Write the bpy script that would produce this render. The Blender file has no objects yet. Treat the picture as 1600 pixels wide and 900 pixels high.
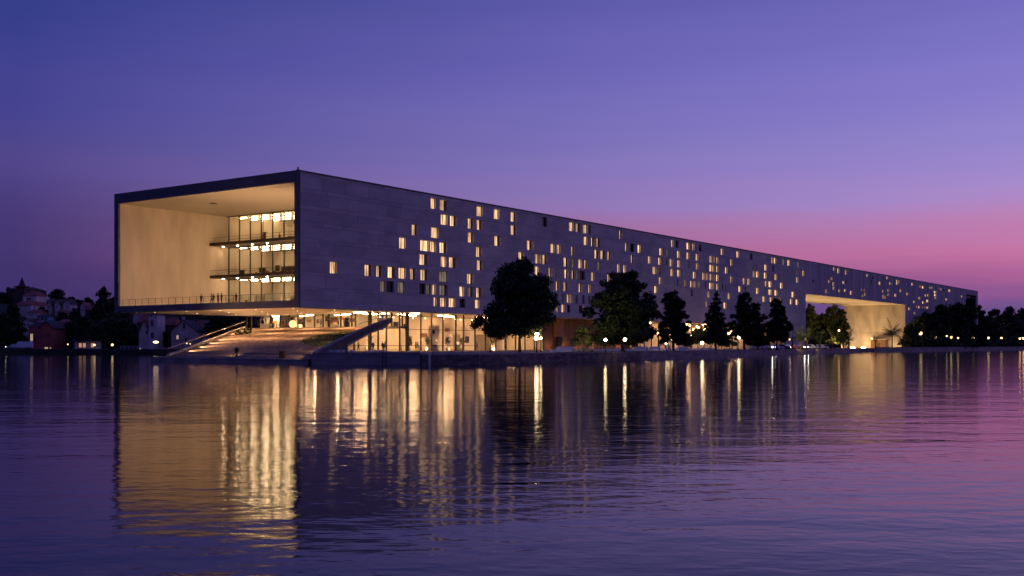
import bpy, bmesh, math, random
import numpy as np
from mathutils import Vector, Matrix

WAVE = 1.0
WINSTR = '7.3,1.7,14.7,16.9,l;16.0,2.0,14.8,16.8,l;19.1,1.6,14.9,16.9,l;20.2,1.4,12.4,14.2,g;21.8,2.1,11.7,13.0,d;22.2,2.3,14.9,16.9,l;25.0,2.0,12.1,14.2,g;25.2,2.1,15.0,16.9,l;25.4,1.9,20.7,22.7,l;28.5,1.7,15.0,17.0,l;29.0,1.7,23.6,25.5,l;31.2,1.8,12.4,14.2,d;31.2,2.6,17.9,20.0,l;31.5,2.3,15.1,17.1,l;31.5,2.6,20.6,22.6,l;33.1,1.5,12.4,14.3,g;34.4,1.8,20.7,22.6,l;34.6,1.5,29.0,31.0,l;34.7,2.3,23.4,25.4,l;35.0,1.2,12.5,14.2,l;35.5,1.0,10.3,11.8,l;36.9,3.0,15.2,17.2,s;37.1,2.7,12.5,14.4,s;37.3,2.3,20.7,22.6,l;37.4,2.4,28.9,31.1,l;37.5,1.8,10.2,11.8,l;37.7,1.7,18.1,19.9,l;37.7,2.1,26.2,28.2,l;40.2,2.1,10.2,11.9,l;40.3,2.3,18.0,20.0,l;40.6,2.1,26.2,28.3,l;43.6,1.9,10.9,11.9,d;43.7,1.4,12.6,14.3,l;46.1,2.1,15.2,17.2,l;46.4,1.7,13.3,14.2,s;46.4,1.9,23.5,25.6,l;46.4,1.9,26.3,28.3,l;48.8,1.4,10.5,11.9,l;49.1,2.0,20.7,22.7,l;49.2,1.9,13.0,14.7,l;49.3,2.1,29.0,31.1,l;49.4,1.8,26.2,28.3,l;49.4,1.9,17.9,20.0,l;55.3,1.9,29.0,31.2,l;55.5,2.1,23.4,25.4,l;61.4,2.0,29.1,31.1,l;61.4,2.1,26.2,28.4,l;64.3,1.9,20.8,22.6,l;67.5,2.0,23.3,25.3,l;67.5,2.1,23.3,25.3,l;70.5,1.6,18.9,20.1,l;70.6,1.6,20.8,22.6,l;70.7,2.0,20.7,22.5,l;73.4,2.0,29.2,31.0,d;73.5,1.9,20.8,22.6,l;76.1,1.4,18.1,19.8,l;76.2,1.1,15.7,17.3,g;76.8,0.9,13.7,14.6,l;76.9,1.5,23.5,25.4,l;78.5,0.9,18.2,19.9,g;78.9,0.7,10.9,11.5,l;78.9,0.9,13.0,14.4,d;78.9,1.6,15.4,17.2,l;79.4,1.7,23.5,25.5,l;81.3,1.3,10.7,11.9,l;81.6,0.8,12.7,14.6,g;82.3,1.9,15.4,17.2,l;82.3,2.0,20.7,22.7,l;82.6,1.7,18.1,19.9,l;83.7,1.1,12.9,14.6,l;83.9,1.3,10.0,11.1,d;84.7,1.9,29.2,31.2,l;85.1,1.0,12.9,14.6,l;85.5,1.6,23.4,25.3,l;85.7,1.6,20.8,22.5,g;85.7,1.7,18.1,19.9,l;87.5,0.8,13.2,14.5,d;87.6,2.0,29.2,31.2,l;87.9,1.1,18.0,19.8,g;88.8,1.5,20.8,22.5,l;88.8,1.6,15.3,17.3,l;89.0,1.4,11.6,12.5,d;89.0,1.8,10.5,11.5,l;89.2,2.4,18.1,19.7,d;90.5,0.9,13.0,14.5,d;90.8,2.0,29.1,31.2,l;91.1,1.7,25.8,27.1,l;91.3,1.6,20.8,22.6,l;93.2,0.9,13.5,14.6,d;93.2,1.1,14.7,15.5,l;93.4,0.9,29.4,31.1,d;94.3,1.7,18.1,19.9,l;94.3,1.7,26.2,28.2,l;94.7,0.8,13.5,14.2,d;96.0,2.1,23.4,25.2,l;96.8,2.0,26.2,28.2,l;97.3,1.7,21.1,22.6,g;98.9,2.3,23.5,25.4,l;102.1,1.2,19.5,20.4,l;102.1,1.8,23.4,25.4,l;106.9,1.3,21.0,22.9,l;107.9,1.6,29.2,31.0,l;109.9,1.4,22.0,23.0,l;110.8,1.7,26.3,28.2,l;113.6,2.0,26.4,28.0,d;113.9,1.6,23.7,25.6,l;117.3,2.0,26.2,28.2,l;122.9,1.7,23.7,25.6,l;125.4,2.3,21.3,23.2,l;126.4,1.7,17.1,18.0,l;128.6,1.6,23.8,25.7,l;128.7,1.4,21.4,22.8,g;128.9,1.7,18.6,20.4,l;129.2,1.7,26.4,28.2,l;130.6,0.9,23.9,25.7,g;131.0,0.7,26.5,28.2,g;132.7,0.5,18.9,20.4,g;133.1,0.8,24.2,25.9,d;133.4,1.4,26.7,28.9,g;135.3,1.4,23.8,25.6,l;135.7,1.5,21.2,23.0,l;136.0,1.5,29.2,31.1,l;137.8,0.9,21.3,22.8,g;138.9,1.6,29.3,30.8,d;139.6,0.8,18.7,20.1,d;139.7,1.6,26.4,28.3,l;139.7,1.7,21.2,23.0,l;139.8,1.5,23.8,25.6,l;142.0,1.1,21.3,23.0,g;142.8,0.8,26.4,28.0,g;144.0,1.2,18.7,20.5,l;145.3,1.8,26.3,28.2,l;145.3,1.8,29.1,31.1,l;146.0,1.1,23.8,25.7,g;147.7,1.3,18.6,20.4,l;148.1,1.2,16.2,17.9,d;149.0,1.4,29.1,30.9,l;149.4,1.7,21.2,23.3,l;149.8,1.1,18.9,20.5,l;151.1,1.8,26.5,28.2,l;151.4,1.3,24.0,25.6,l;152.6,1.1,19.0,20.5,l;153.3,1.6,29.3,31.0,d;155.5,1.4,21.3,23.0,l;157.0,0.7,18.8,20.1,d;157.5,0.8,13.1,13.7,l;157.6,1.1,24.1,25.6,g;157.8,1.2,21.2,23.1,l;158.9,1.6,16.3,17.9,l;160.1,1.6,18.8,20.5,l;160.1,1.9,24.0,25.7,l;160.1,2.1,21.3,23.3,l;160.3,1.5,26.4,28.3,l;162.0,1.2,18.8,20.5,l;162.2,1.4,24.0,25.8,l;162.3,1.2,21.4,23.1,l;162.5,1.1,26.5,28.0,l;164.7,1.6,21.3,23.1,l;164.7,1.6,23.8,25.8,l;164.8,1.3,18.9,20.6,l;164.8,1.5,26.5,28.3,l;167.9,1.8,29.1,30.9,l;168.6,1.1,18.5,20.4,d;169.8,2.0,15.3,16.1,l;170.9,1.7,23.7,25.9,l;171.0,0.8,18.8,20.4,d;172.9,1.5,16.6,18.3,l;174.6,1.5,21.5,23.3,l;174.7,1.5,26.5,28.9,l;179.1,1.9,29.2,31.0,l;180.6,1.9,19.1,20.9,l;184.0,1.5,21.6,23.3,l;185.3,1.1,19.2,20.8,d;187.5,1.6,21.6,23.4,l;189.4,2.0,29.2,30.6,d;191.7,1.5,24.2,26.1,l;194.1,2.1,24.2,26.1,l;194.1,2.2,19.2,20.9,l;196.5,1.3,21.7,23.3,g;199.4,1.9,15.8,17.1,l;200.3,2.4,24.1,25.9,l;200.8,2.1,26.5,28.3,l;201.3,1.8,21.6,23.4,l;204.1,2.7,21.8,23.5,l;204.1,2.9,19.2,21.3,l;205.3,2.0,17.2,18.5,l;206.6,1.8,29.1,30.9,l;207.5,1.4,26.9,28.1,d;208.8,1.9,29.1,30.9,l;208.9,2.4,17.3,18.6,l;209.0,2.7,19.8,21.3,l;209.5,1.8,24.0,25.8,l;212.3,1.3,24.2,25.8,g;212.8,1.9,17.3,18.5,l;214.1,2.2,21.9,23.7,l;215.8,2.6,29.2,31.1,g;220.7,2.0,29.6,31.1,l;222.9,2.1,16.6,18.3,l;224.4,2.2,19.4,21.3,l;228.2,2.2,16.5,18.3,l;228.7,1.8,24.1,25.9,l;228.8,1.7,26.7,28.0,g;229.7,2.4,29.1,31.1,g;234.4,2.2,26.5,28.5,l;243.9,1.6,24.5,25.5,d;257.3,1.7,21.3,22.9,l;260.3,1.8,25.2,26.2,l;261.2,1.4,26.5,27.6,g;263.4,1.7,26.4,27.3,l;265.1,2.1,24.3,25.8,l;265.4,1.8,23.0,23.7,l;265.7,1.9,30.0,31.3,l;270.4,2.3,29.3,31.2,l;271.7,2.1,22.3,23.4,l;276.4,2.1,25.6,26.6,l;278.0,2.0,22.7,23.4,l;279.0,2.1,29.2,31.0,l;279.2,2.1,25.9,26.9,d;282.5,1.9,30.3,31.1,g;285.0,2.1,21.9,23.4,l;297.9,1.7,23.7,24.3,l;299.5,1.9,21.5,22.4,l;301.4,1.8,23.8,24.6,l;301.4,2.1,25.0,26.2,l;302.0,2.1,22.1,23.3,l;305.0,2.1,29.8,30.6,l;310.9,1.4,26.9,28.8,d;312.3,2.2,29.2,30.2,d;321.3,2.5,27.3,28.7,l;326.0,2.1,24.3,25.4,l;326.2,2.1,21.8,23.4,l;328.9,2.0,21.9,23.3,l;331.6,2.5,30.1,31.4,l;333.3,2.0,23.2,23.9,l;333.3,2.3,25.0,25.7,l;335.9,2.3,28.0,29.1,l;343.3,2.6,23.3,24.5,l;345.7,2.3,28.5,30.6,l;348.8,1.9,29.2,30.6,l;351.0,2.7,25.6,26.6,l;361.3,2.5,24.6,25.4,l;361.3,2.8,24.6,25.5,l;364.0,3.2,18.2,19.3,l;369.2,2.7,29.2,30.4,l;372.3,2.6,21.5,22.3,l;372.9,2.3,16.5,17.1,l;376.1,2.0,19.4,20.1,l;380.4,2.6,19.4,20.2,l;381.0,3.0,23.5,24.4,l;382.5,2.3,28.7,30.0,l;385.8,1.8,19.4,20.0,l;386.5,3.4,28.6,29.8,l;387.0,3.0,21.7,22.5,l;390.0,1.9,19.6,20.2,l;391.5,2.8,25.1,26.1,l;393.7,4.4,22.6,23.8,l;394.3,3.5,19.6,20.3,l;395.6,2.7,25.4,26.0,l;399.3,2.5,29.1,29.9,l;402.2,2.4,29.1,29.9,l;406.9,4.6,27.3,28.2,l;407.6,3.9,25.9,26.7,l;408.9,2.6,24.6,25.4,l;416.5,2.0,29.5,30.4,l;419.8,3.0,29.1,30.1,l;424.1,2.8,28.8,30.0,d;429.6,3.1,24.6,25.5,l;434.2,5.2,29.0,30.3,l;460.7,3.8,27.2,28.1,l'
random.seed(7)
rng = np.random.default_rng(7)
sc = bpy.context.scene
C = sc.collection

# ------------------------------------------------------------------ camera
A = math.atan2(1203, 1705)
FOC = 1705.0
RX, RY = math.cos(A), math.sin(A)        # camera right, in the world
FX, FY = -math.sin(A), math.cos(A)       # camera forward, in the world
HZ = 540.0                               # horizon row of the photograph
CAMZ = 2.5
D0 = 182.4
_r0 = (467 - 800) / FOC * D0
CX = -(_r0 * RX + D0 * FX)
CY = -(_r0 * RY + D0 * FY)
cam_d = bpy.data.cameras.new('camera')
cam_d.lens = 36 * FOC / 1600
cam_d.sensor_width = 36
cam_d.shift_y = 90 / 1600
cam_d.clip_start = 0.5
cam_d.clip_end = 20000
cam = bpy.data.objects.new('camera', cam_d)
cam.location = (CX, CY, CAMZ)
cam.rotation_euler = (math.pi / 2, 0, A)
C.objects.link(cam)
sc.camera = cam


def W(x, d, z=0.0):
    """a place on the map: bearing given by the picture column x, d metres ahead"""
    r = (x - 800) / FOC * d
    return Vector((CX + r * RX + d * FX, CY + r * RY + d * FY, z))


def ZY(y, d):
    return CAMZ + (HZ - y) * d / FOC


def SY(x):
    """distance along the long facade (plane X=0) seen at column x"""
    d = D0 * 1536 / (2003 - x)
    return (d - D0) / math.cos(A)


# ------------------------------------------------------------------ world: dusk sky
def lin(c, k=1.0):
    return tuple([((v / 255) / 12.92 if v / 255 <= 0.04045 else ((v / 255 + 0.055) / 1.055) ** 2.4) * k for v in c] + [1.0])


world = bpy.data.worlds.new('World')
sc.world = world
world.use_nodes = True
wt = world.node_tree
wt.nodes.clear()
N = wt.nodes.new
L = wt.links.new
wo = N('ShaderNodeOutputWorld')
bg = N('ShaderNodeBackground')
bg.inputs['Strength'].default_value = 1.0
tc = N('ShaderNodeTexCoord')
sep = N('ShaderNodeSeparateXYZ')
L(tc.outputs['Generated'], sep.inputs[0])
# thin streaky cloud: noise squeezed in height shifts the gradient
mp = N('ShaderNodeMapping')
mp.inputs['Scale'].default_value = (1.6, 1.6, 26)
L(tc.outputs['Generated'], mp.inputs[0])
nz = N('ShaderNodeTexNoise')
nz.inputs['Scale'].default_value = 1.3
nz.inputs['Detail'].default_value = 5
nz.inputs['Roughness'].default_value = 0.55
L(mp.outputs[0], nz.inputs['Vector'])
m1 = N('ShaderNodeMath'); m1.operation = 'MULTIPLY_ADD'
m1.inputs[1].default_value = 0.05
m1.inputs[2].default_value = -0.025
L(nz.outputs['Fac'], m1.inputs[0])
ad = N('ShaderNodeMath'); ad.operation = 'ADD'
L(sep.outputs['Z'], ad.inputs[0]); L(m1.outputs[0], ad.inputs[1])


def ramp(stops):
    r = N('ShaderNodeValToRGB')
    r.color_ramp.interpolation = 'LINEAR'
    e = r.color_ramp.elements
    e[0].position, e[0].color = stops[0][0], lin(stops[0][1])
    e[1].position, e[1].color = stops[-1][0], lin(stops[-1][1])
    for p, c in stops[1:-1]:
        q = e.new(p)
        q.color = lin(c)
    return r


rl = ramp([(0, (56, 45, 98)), (.06, (64, 51, 108)), (.105, (70, 56, 116)), (.15, (82, 70, 138)), (.2, (70, 68, 144)),
           (.25, (60, 64, 142)), (.3, (46, 58, 132)), (.5, (50, 60, 136)), (1, (64, 66, 150))])
rr = ramp([(0, (150, 96, 150)), (.020, (150, 96, 150)), (.032, (100, 80, 135)), (.044, (132, 84, 144)), (.06, (172, 98, 150)),
           (.080, (196, 116, 164)), (.102, (188, 130, 182)), (.13, (170, 140, 204)), (.170, (148, 134, 206)),
           (.234, (130, 120, 202)), (.3, (114, 107, 190)), (.5, (90, 88, 176)), (1, (64, 66, 150))])
L(ad.outputs[0], rl.inputs[0]); L(ad.outputs[0], rr.inputs[0])
SUNSET = math.radians(58)                # the glow lies this far right of the view
sdx = math.cos(SUNSET) * FX + math.sin(SUNSET) * RX
sdy = math.cos(SUNSET) * FY + math.sin(SUNSET) * RY
dp = N('ShaderNodeVectorMath'); dp.operation = 'DOT_PRODUCT'
dp.inputs[1].default_value = (sdx, sdy, 0)
L(tc.outputs['Generated'], dp.inputs[0])
mr = N('ShaderNodeMapRange'); mr.interpolation_type = 'LINEAR'
mr.inputs['From Min'].default_value = 0.13
mr.inputs['From Max'].default_value = 0.84
L(dp.outputs['Value'], mr.inputs['Value'])
mx = N('ShaderNodeMix'); mx.data_type = 'RGBA'
L(mr.outputs[0], mx.inputs['Factor']); L(rl.outputs[0], mx.inputs['A']); L(rr.outputs[0], mx.inputs['B'])
L(mx.outputs['Result'], bg.inputs['Color'])
L(bg.outputs[0], wo.inputs[0])

sc.view_settings.view_transform = 'Standard'
sc.view_settings.look = 'None'
sc.view_settings.exposure = 0
sc.view_settings.gamma = 1
sc.cycles.use_denoising = True
sc.cycles.max_bounces = 6
sc.cycles.diffuse_bounces = 3
sc.cycles.glossy_bounces = 3
sc.cycles.transparent_max_bounces = 16
sc.cycles.caustics_reflective = False
sc.cycles.caustics_refractive = False
sc.cycles.sample_clamp_indirect = 6

# ------------------------------------------------------------------ materials
MATS = {}


def mat(name, c1, c2=None, scale=(1, 1, 1), rough=0.8, bump=0.0, metal=0.0, detail=4, spec=0.3, rand=0.0, coord='Object', lo=.35, hi=.65):
    if name in MATS:
        return MATS[name]
    m = bpy.data.materials.new(name)
    m.use_nodes = True
    t = m.node_tree
    b = t.nodes['Principled BSDF']
    b.inputs['Roughness'].default_value = rough
    b.inputs['Metallic'].default_value = metal
    b.inputs['Specular IOR Level'].default_value = spec
    c2 = c2 or tuple(v * .75 for v in c1)
    g = t.nodes.new('ShaderNodeTexCoord')
    mp = t.nodes.new('ShaderNodeMapping')
    mp.inputs['Scale'].default_value = scale
    if coord == 'World':
        g = t.nodes.new('ShaderNodeNewGeometry')
        t.links.new(g.outputs['Position'], mp.inputs[0])
    else:
        t.links.new(g.outputs[coord], mp.inputs[0])
    n = t.nodes.new('ShaderNodeTexNoise')
    n.inputs['Scale'].default_value = 1
    n.inputs['Detail'].default_value = detail
    t.links.new(mp.outputs[0], n.inputs['Vector'])
    r = t.nodes.new('ShaderNodeMapRange')
    r.inputs['From Min'].default_value = lo
    r.inputs['From Max'].default_value = hi
    t.links.new(n.outputs['Fac'], r.inputs['Value'])
    x = t.nodes.new('ShaderNodeMix'); x.data_type = 'RGBA'
    x.inputs['A'].default_value = (*c1, 1)
    x.inputs['B'].default_value = (*c2, 1)
    t.links.new(r.outputs[0], x.inputs['Factor'])
    out = x.outputs['Result']
    if rand:
        oi = t.nodes.new('ShaderNodeObjectInfo')
        ge = t.nodes.new('ShaderNodeNewGeometry')
        s = t.nodes.new('ShaderNodeMath'); s.operation = 'ADD'
        t.links.new(oi.outputs['Random'], s.inputs[0])
        t.links.new(ge.outputs['Random Per Island'], s.inputs[1])
        fr = t.nodes.new('ShaderNodeMath'); fr.operation = 'FRACT'
        t.links.new(s.outputs[0], fr.inputs[0])
        mr = t.nodes.new('ShaderNodeMapRange')
        mr.inputs['To Min'].default_value = 1 - rand
        mr.inputs['To Max'].default_value = 1 + rand
        t.links.new(fr.outputs[0], mr.inputs['Value'])
        vm = t.nodes.new('ShaderNodeVectorMath'); vm.operation = 'SCALE'
        t.links.new(out, vm.inputs[0]); t.links.new(mr.outputs[0], vm.inputs['Scale'])
        out = vm.outputs[0]
    t.links.new(out, b.inputs['Base Color'])
    if bump:
        bp = t.nodes.new('ShaderNodeBump')
        bp.inputs['Distance'].default_value = bump
        t.links.new(n.outputs['Fac'], bp.inputs['Height'])
        t.links.new(bp.outputs[0], b.inputs['Normal'])
    MATS[name] = m
    return m


def emis(name, col, strength, noise=0.0, scale=(1, 1, 1)):
    if name in MATS:
        return MATS[name]
    m = bpy.data.materials.new(name)
    m.use_nodes = True
    t = m.node_tree
    t.nodes.clear()
    o = t.nodes.new('ShaderNodeOutputMaterial')
    e = t.nodes.new('ShaderNodeEmission')
    e.inputs['Color'].default_value = (*col, 1)
    e.inputs['Strength'].default_value = strength
    if noise:
        g = t.nodes.new('ShaderNodeTexCoord')
        oi = t.nodes.new('ShaderNodeObjectInfo')
        mp = t.nodes.new('ShaderNodeMapping')
        mp.inputs['Scale'].default_value = scale
        ad = t.nodes.new('ShaderNodeVectorMath'); ad.operation = 'ADD'
        t.links.new(g.outputs['Object'], ad.inputs[0])
        ml = t.nodes.new('ShaderNodeVectorMath'); ml.operation = 'MULTIPLY'
        ml.inputs[1].default_value = (3, 3, 3)
        t.links.new(oi.outputs['Location'], ml.inputs[0])
        t.links.new(ml.outputs[0], ad.inputs[1])
        t.links.new(ad.outputs[0], mp.inputs[0])
        n = t.nodes.new('ShaderNodeTexNoise')
        n.inputs['Scale'].default_value = 1
        n.inputs['Detail'].default_value = 3
        t.links.new(mp.outputs[0], n.inputs['Vector'])
        mr = t.nodes.new('ShaderNodeMapRange')
        mr.inputs['From Min'].default_value = .3
        mr.inputs['From Max'].default_value = .7
        mr.inputs['To Min'].default_value = strength * (1 - noise)
        mr.inputs['To Max'].default_value = strength * (1 + noise)
        t.links.new(n.outputs['Fac'], mr.inputs['Value'])
        rm = t.nodes.new('ShaderNodeMapRange')
        rm.inputs['To Min'].default_value = .62
        rm.inputs['To Max'].default_value = 1.3
        t.links.new(oi.outputs['Random'], rm.inputs['Value'])
        mm_ = t.nodes.new('ShaderNodeMath'); mm_.operation = 'MULTIPLY'
        t.links.new(mr.outputs[0], mm_.inputs[0]); t.links.new(rm.outputs[0], mm_.inputs[1])
        t.links.new(mm_.outputs[0], e.inputs['Strength'])
    t.links.new(e.outputs[0], o.inputs[0])
    MATS[name] = m
    return m


def glassmat(name, tint=(.9, .93, .9), refl=1.0):
    if name in MATS:
        return MATS[name]
    m = bpy.data.materials.new(name)
    m.use_nodes = True
    t = m.node_tree
    t.nodes.clear()
    o = t.nodes.new('ShaderNodeOutputMaterial')
    tr = t.nodes.new('ShaderNodeBsdfTransparent'); tr.inputs[0].default_value = (*tint, 1)
    gl = t.nodes.new('ShaderNodeBsdfGlossy'); gl.inputs['Roughness'].default_value = .02
    fr = t.nodes.new('ShaderNodeFresnel'); fr.inputs[0].default_value = 1.45
    mx = t.nodes.new('ShaderNodeMixShader')
    t.links.new(fr.outputs[0], mx.inputs[0]); t.links.new(tr.outputs[0], mx.inputs[1]); t.links.new(gl.outputs[0], mx.inputs[2])
    t.links.new(mx.outputs[0], o.inputs[0])
    MATS[name] = m
    return m


M_panel = mat('facade_stone', (.58, .52, .46), (.48, .43, .38), (.5, .22, .5), .85, .03, rand=.11, coord='World')
M_panel_unit = mat('facade_stone_panel', (.58, .52, .46), (.48, .43, .38), (.5, .22, .5), .85, .03, rand=.11, coord='World')
M_far = mat('board_marked_concrete', (.57, .50, .45), (.42, .37, .335), (.3, .45, .05), .85, .03, rand=.12)
M_frame = mat('dark_edge_stone', (.15, .14, .15), (.11, .105, .115), (.3, .3, .6), .8, .02)
M_lime = mat('warm_limestone', (.62, .53, .42), (.50, .42, .33), (.12, .35, .10), .85, .02, detail=6, coord='World')
M_conc = mat('raw_concrete_wall', (.55, .48, .38), (.36, .31, .25), (.3, .3, .12), .85, .03, detail=7, coord='World')
M_ceil = mat('cream_plaster', (.70, .62, .50), (.62, .55, .44), (.1, .1, .1), .8)
M_room = mat('interior_plaster', (.70, .62, .50), (.55, .48, .38), (.3, .3, .2), .8)
M_dark = mat('dark_metal', (.035, .03, .028), (.02, .018, .017), (2, 2, 2), .5, metal=.3)
M_mull = mat('bronze_metal', (.10, .08, .06), (.06, .05, .04), (2, 2, 2), .5, metal=.4)
M_slab = mat('balcony_concrete', (.30, .26, .22), (.22, .19, .16), (.5, .5, .5), .8)
M_glass = glassmat('clear_glass')
M_wood = mat('brown_timber', (.20, .10, .05), (.12, .06, .03), (.2, 3, .3), .6, .02, rand=.15)
M_orange = mat('orange_timber', (.45, .22, .09), (.35, .16, .06), (1, 1, .3), .6)
M_pave = mat('brick_paving', (.48, .35, .25), (.33, .23, .16), (.9, .22, 1), .9, .02, detail=6, rand=.16)
M_stone = mat('pale_quay_stone', (.42, .35, .30), (.26, .22, .19), (.4, .4, .9), .9, .04, detail=6, rand=.12)
M_rough = mat('rough_quay_stone', (.27, .21, .17), (.12, .10, .085), (.8, .8, 1.5), .95, .08, detail=7, rand=.25)
M_ground = mat('paved_ground', (.22, .20, .18), (.15, .135, .12), (.15, .15, .15), .95, .01, detail=6)
M_earth = mat('dark_hillside', (.05, .055, .03), (.03, .03, .02), (.05, .05, .05), .95, .1)
M_grass = mat('lawn_grass', (.05, .085, .025), (.03, .05, .015), (.6, .6, .6), .95, .05, detail=6)
M_leaf = mat('dark_leaves', (.06, .08, .03), (.032, .045, .018), (.35, .35, .35), .7, 0, rand=.45, spec=.2)
M_leaf2 = mat('olive_leaves', (.085, .10, .035), (.045, .06, .02), (.4, .4, .4), .7, 0, rand=.4, spec=.2)
M_needle = mat('conifer_needles', (.035, .05, .025), (.02, .03, .014), (.4, .4, .4), .75, 0, rand=.4, spec=.15)
M_bark = mat('tree_bark', (.09, .065, .045), (.05, .035, .025), (2, 2, .5), .95, .05)
M_white = mat('white_paint', (.75, .74, .72), (.62, .6, .58), (.5, .5, .5), .6)
E_warm = emis('warm_lamp_glow', (1, .70, .38), 14)
E_ceil = emis('ceiling_lamp_glow', (1, .66, .36), 48)
E_globe = emis('globe_lamp_glow', (1, .74, .40), 22)
E_globe_far = emis('far_globe_glow', (1, .68, .32), 2.6)
E_globe_o = emis('orange_globe_glow', (1, .50, .22), 12)
E_win = emis('lit_room_behind_pane', (1, .59, .31), 1.12, .6, (.2, 1.6, .35))
E_dim = emis('dim_room_behind_pane', (.75, .58, .45), .22, .5, (.2, 1.6, .5))
M_dkglass = mat('unlit_window_glass', (.01, .012, .02), (.006, .007, .012), (1, 1, 1), .08, spec=.6)

# ------------------------------------------------------------------ mesh helpers


class MB:
    def __init__(s):
        s.v = []
        s.f = []

    def quad(s, a, b, c, d):
        n = len(s.v)
        s.v += [tuple(a), tuple(b), tuple(c), tuple(d)]
        s.f.append((n, n + 1, n + 2, n + 3))

    def poly(s, pts):
        n = len(s.v)
        s.v += [tuple(p) for p in pts]
        s.f.append(tuple(range(n, n + len(pts))))

    def box(s, x0, x1, y0, y1, z0, z1):
        n = len(s.v)
        s.v += [(x0, y0, z0), (x1, y0, z0), (x1, y1, z0), (x0, y1, z0), (x0, y0, z1), (x1, y0, z1), (x1, y1, z1), (x0, y1, z1)]
        s.f += [(n, n + 3, n + 2, n + 1), (n + 4, n + 5, n + 6, n + 7), (n, n + 1, n + 5, n + 4), (n + 1, n + 2, n + 6, n + 5),
                (n + 2, n + 3, n + 7, n + 6), (n + 3, n, n + 4, n + 7)]
        return s

    def prism(s, pts, z0, z1):
        """pts: ccw list of (x,y) ; z1 may be a list"""
        n = len(s.v)
        k = len(pts)
        z0s = z0 if isinstance(z0, (list, tuple)) else [z0] * k
        z1s = z1 if isinstance(z1, (list, tuple)) else [z1] * k
        s.v += [(p[0], p[1], z) for p, z in zip(pts, z0s)] + [(p[0], p[1], z) for p, z in zip(pts, z1s)]
        s.f.append(tuple(range(n + k - 1, n - 1, -1)))
        s.f.append(tuple(range(n + k, n + 2 * k)))
        for i in range(k):
            j = (i + 1) % k
            s.f.append((n + i, n + j, n + k + j, n + k + i))
        return s

    def tube(s, p0, p1, r0, r1=None, n=8, caps=True):
        r1 = r0 if r1 is None else r1
        p0, p1 = Vector(p0), Vector(p1)
        ax = (p1 - p0).normalized()
        u = ax.orthogonal().normalized()
        w = ax.cross(u)
        k = len(s.v)
        for p, r in ((p0, r0), (p1, r1)):
            for i in range(n):
                a = 2 * math.pi * i / n
                s.v.append(tuple(p + (u * math.cos(a) + w * math.sin(a)) * r))
        for i in range(n):
            j = (i + 1) % n
            s.f.append((k + i, k + j, k + n + j, k + n + i))
        if caps:
            s.f.append(tuple(k + i for i in range(n - 1, -1, -1)))
            s.f.append(tuple(k + n + i for i in range(n)))
        return s

    def lathe(s, prof, n=12, c=(0, 0)):
        """prof: list of (r,z)"""
        k = len(s.v)
        for r, z in prof:
            for i in range(n):
                a = 2 * math.pi * i / n
                s.v.append((c[0] + r * math.cos(a), c[1] + r * math.sin(a), z))
        for q in range(len(prof) - 1):
            for i in range(n):
                j = (i + 1) % n
                s.f.append((k + q * n + i, k + q * n + j, k + (q + 1) * n + j, k + (q + 1) * n + i))
        s.f.append(tuple(k + i for i in range(n - 1, -1, -1)))
        m = k + (len(prof) - 1) * n
        s.f.append(tuple(m + i for i in range(n)))
        return s

    def sphere(s, c, r, n=10, m=6, sz=1.0):
        s.lathe([(max(r * math.sin(math.pi * i / m), 1e-3), c[2] - r * sz * math.cos(math.pi * i / m)) for i in range(m + 1)], n, (c[0], c[1]))
        return s

    def mesh(s, name, m=None, smooth=False):
        me = bpy.data.meshes.new(name)
        me.from_pydata(s.v, [], s.f)
        if m:
            me.materials.append(m)
        if smooth:
            me.polygons.foreach_set('use_smooth', [True] * len(me.polygons))
        me.update()
        return me

    def build(s, name, m, parent=None, smooth=False, loc=None, kind=None):
        o = bpy.data.objects.new(name, s.mesh(name, m, smooth))
        C.objects.link(o)
        if parent:
            o.parent = parent
        if loc is not None:
            o.location = loc
        if kind:
            o['kind'] = kind
        return o


def thing(name, label, cat, loc=(0, 0, 0), rz=0, group=None):
    o = bpy.data.objects.new(name, None)
    o.empty_display_size = .5
    C.objects.link(o)
    o.location = loc
    o.rotation_euler = (0, 0, rz)
    o['label'] = label
    o['category'] = cat
    if group:
        o['group'] = group
    return o


def tag(o, label, cat, group=None, kind=None):
    if label:
        o['label'] = label
        o['category'] = cat
    if group:
        o['group'] = group
    if kind:
        o['kind'] = kind
    return o


KIDS = {}


def kids(o):
    return [c for c in C.objects if c.parent == o]


def dup(o, loc, rz, label, group=None, scale=None):
    r = o.copy()
    C.objects.link(r)
    r.location = loc
    r.rotation_euler = (0, 0, rz)
    if scale:
        r.scale = scale
    r['label'] = label
    if group:
        r['group'] = group
    ks = KIDS.get(o.name)
    if ks is None:
        ks = KIDS[o.name] = [(c, kids(c)) for c in kids(o)]
    for c, gs in ks:
        d = c.copy(); C.objects.link(d); d.parent = r
        for g in gs:
            e = g.copy(); C.objects.link(e); e.parent = d
    return r


def inst(name, me, parent, loc=(0, 0, 0), scale=(1, 1, 1), rz=0):
    o = bpy.data.objects.new(name, me)
    C.objects.link(o)
    o.parent = parent
    o.location = loc
    o.scale = scale
    o.rotation_euler = (0, 0, rz)
    return o




def spot(loc, to, power, ang=140, col=(1, .62, .33), rad=.15):
    l = bpy.data.lights.new('spot_lamp', 'SPOT')
    l.energy = power; l.color = col; l.spot_size = math.radians(ang); l.spot_blend = 1; l.shadow_soft_size = rad
    o = bpy.data.objects.new('spot_lamp', l)
    C.objects.link(o)
    o.location = loc
    o.rotation_euler = (Vector(to) - Vector(loc)).to_track_quat('-Z', 'Y').to_euler()
    return o


# ================================================================== THE SETTING
G = 1.4                                   # level of the bank
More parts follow.
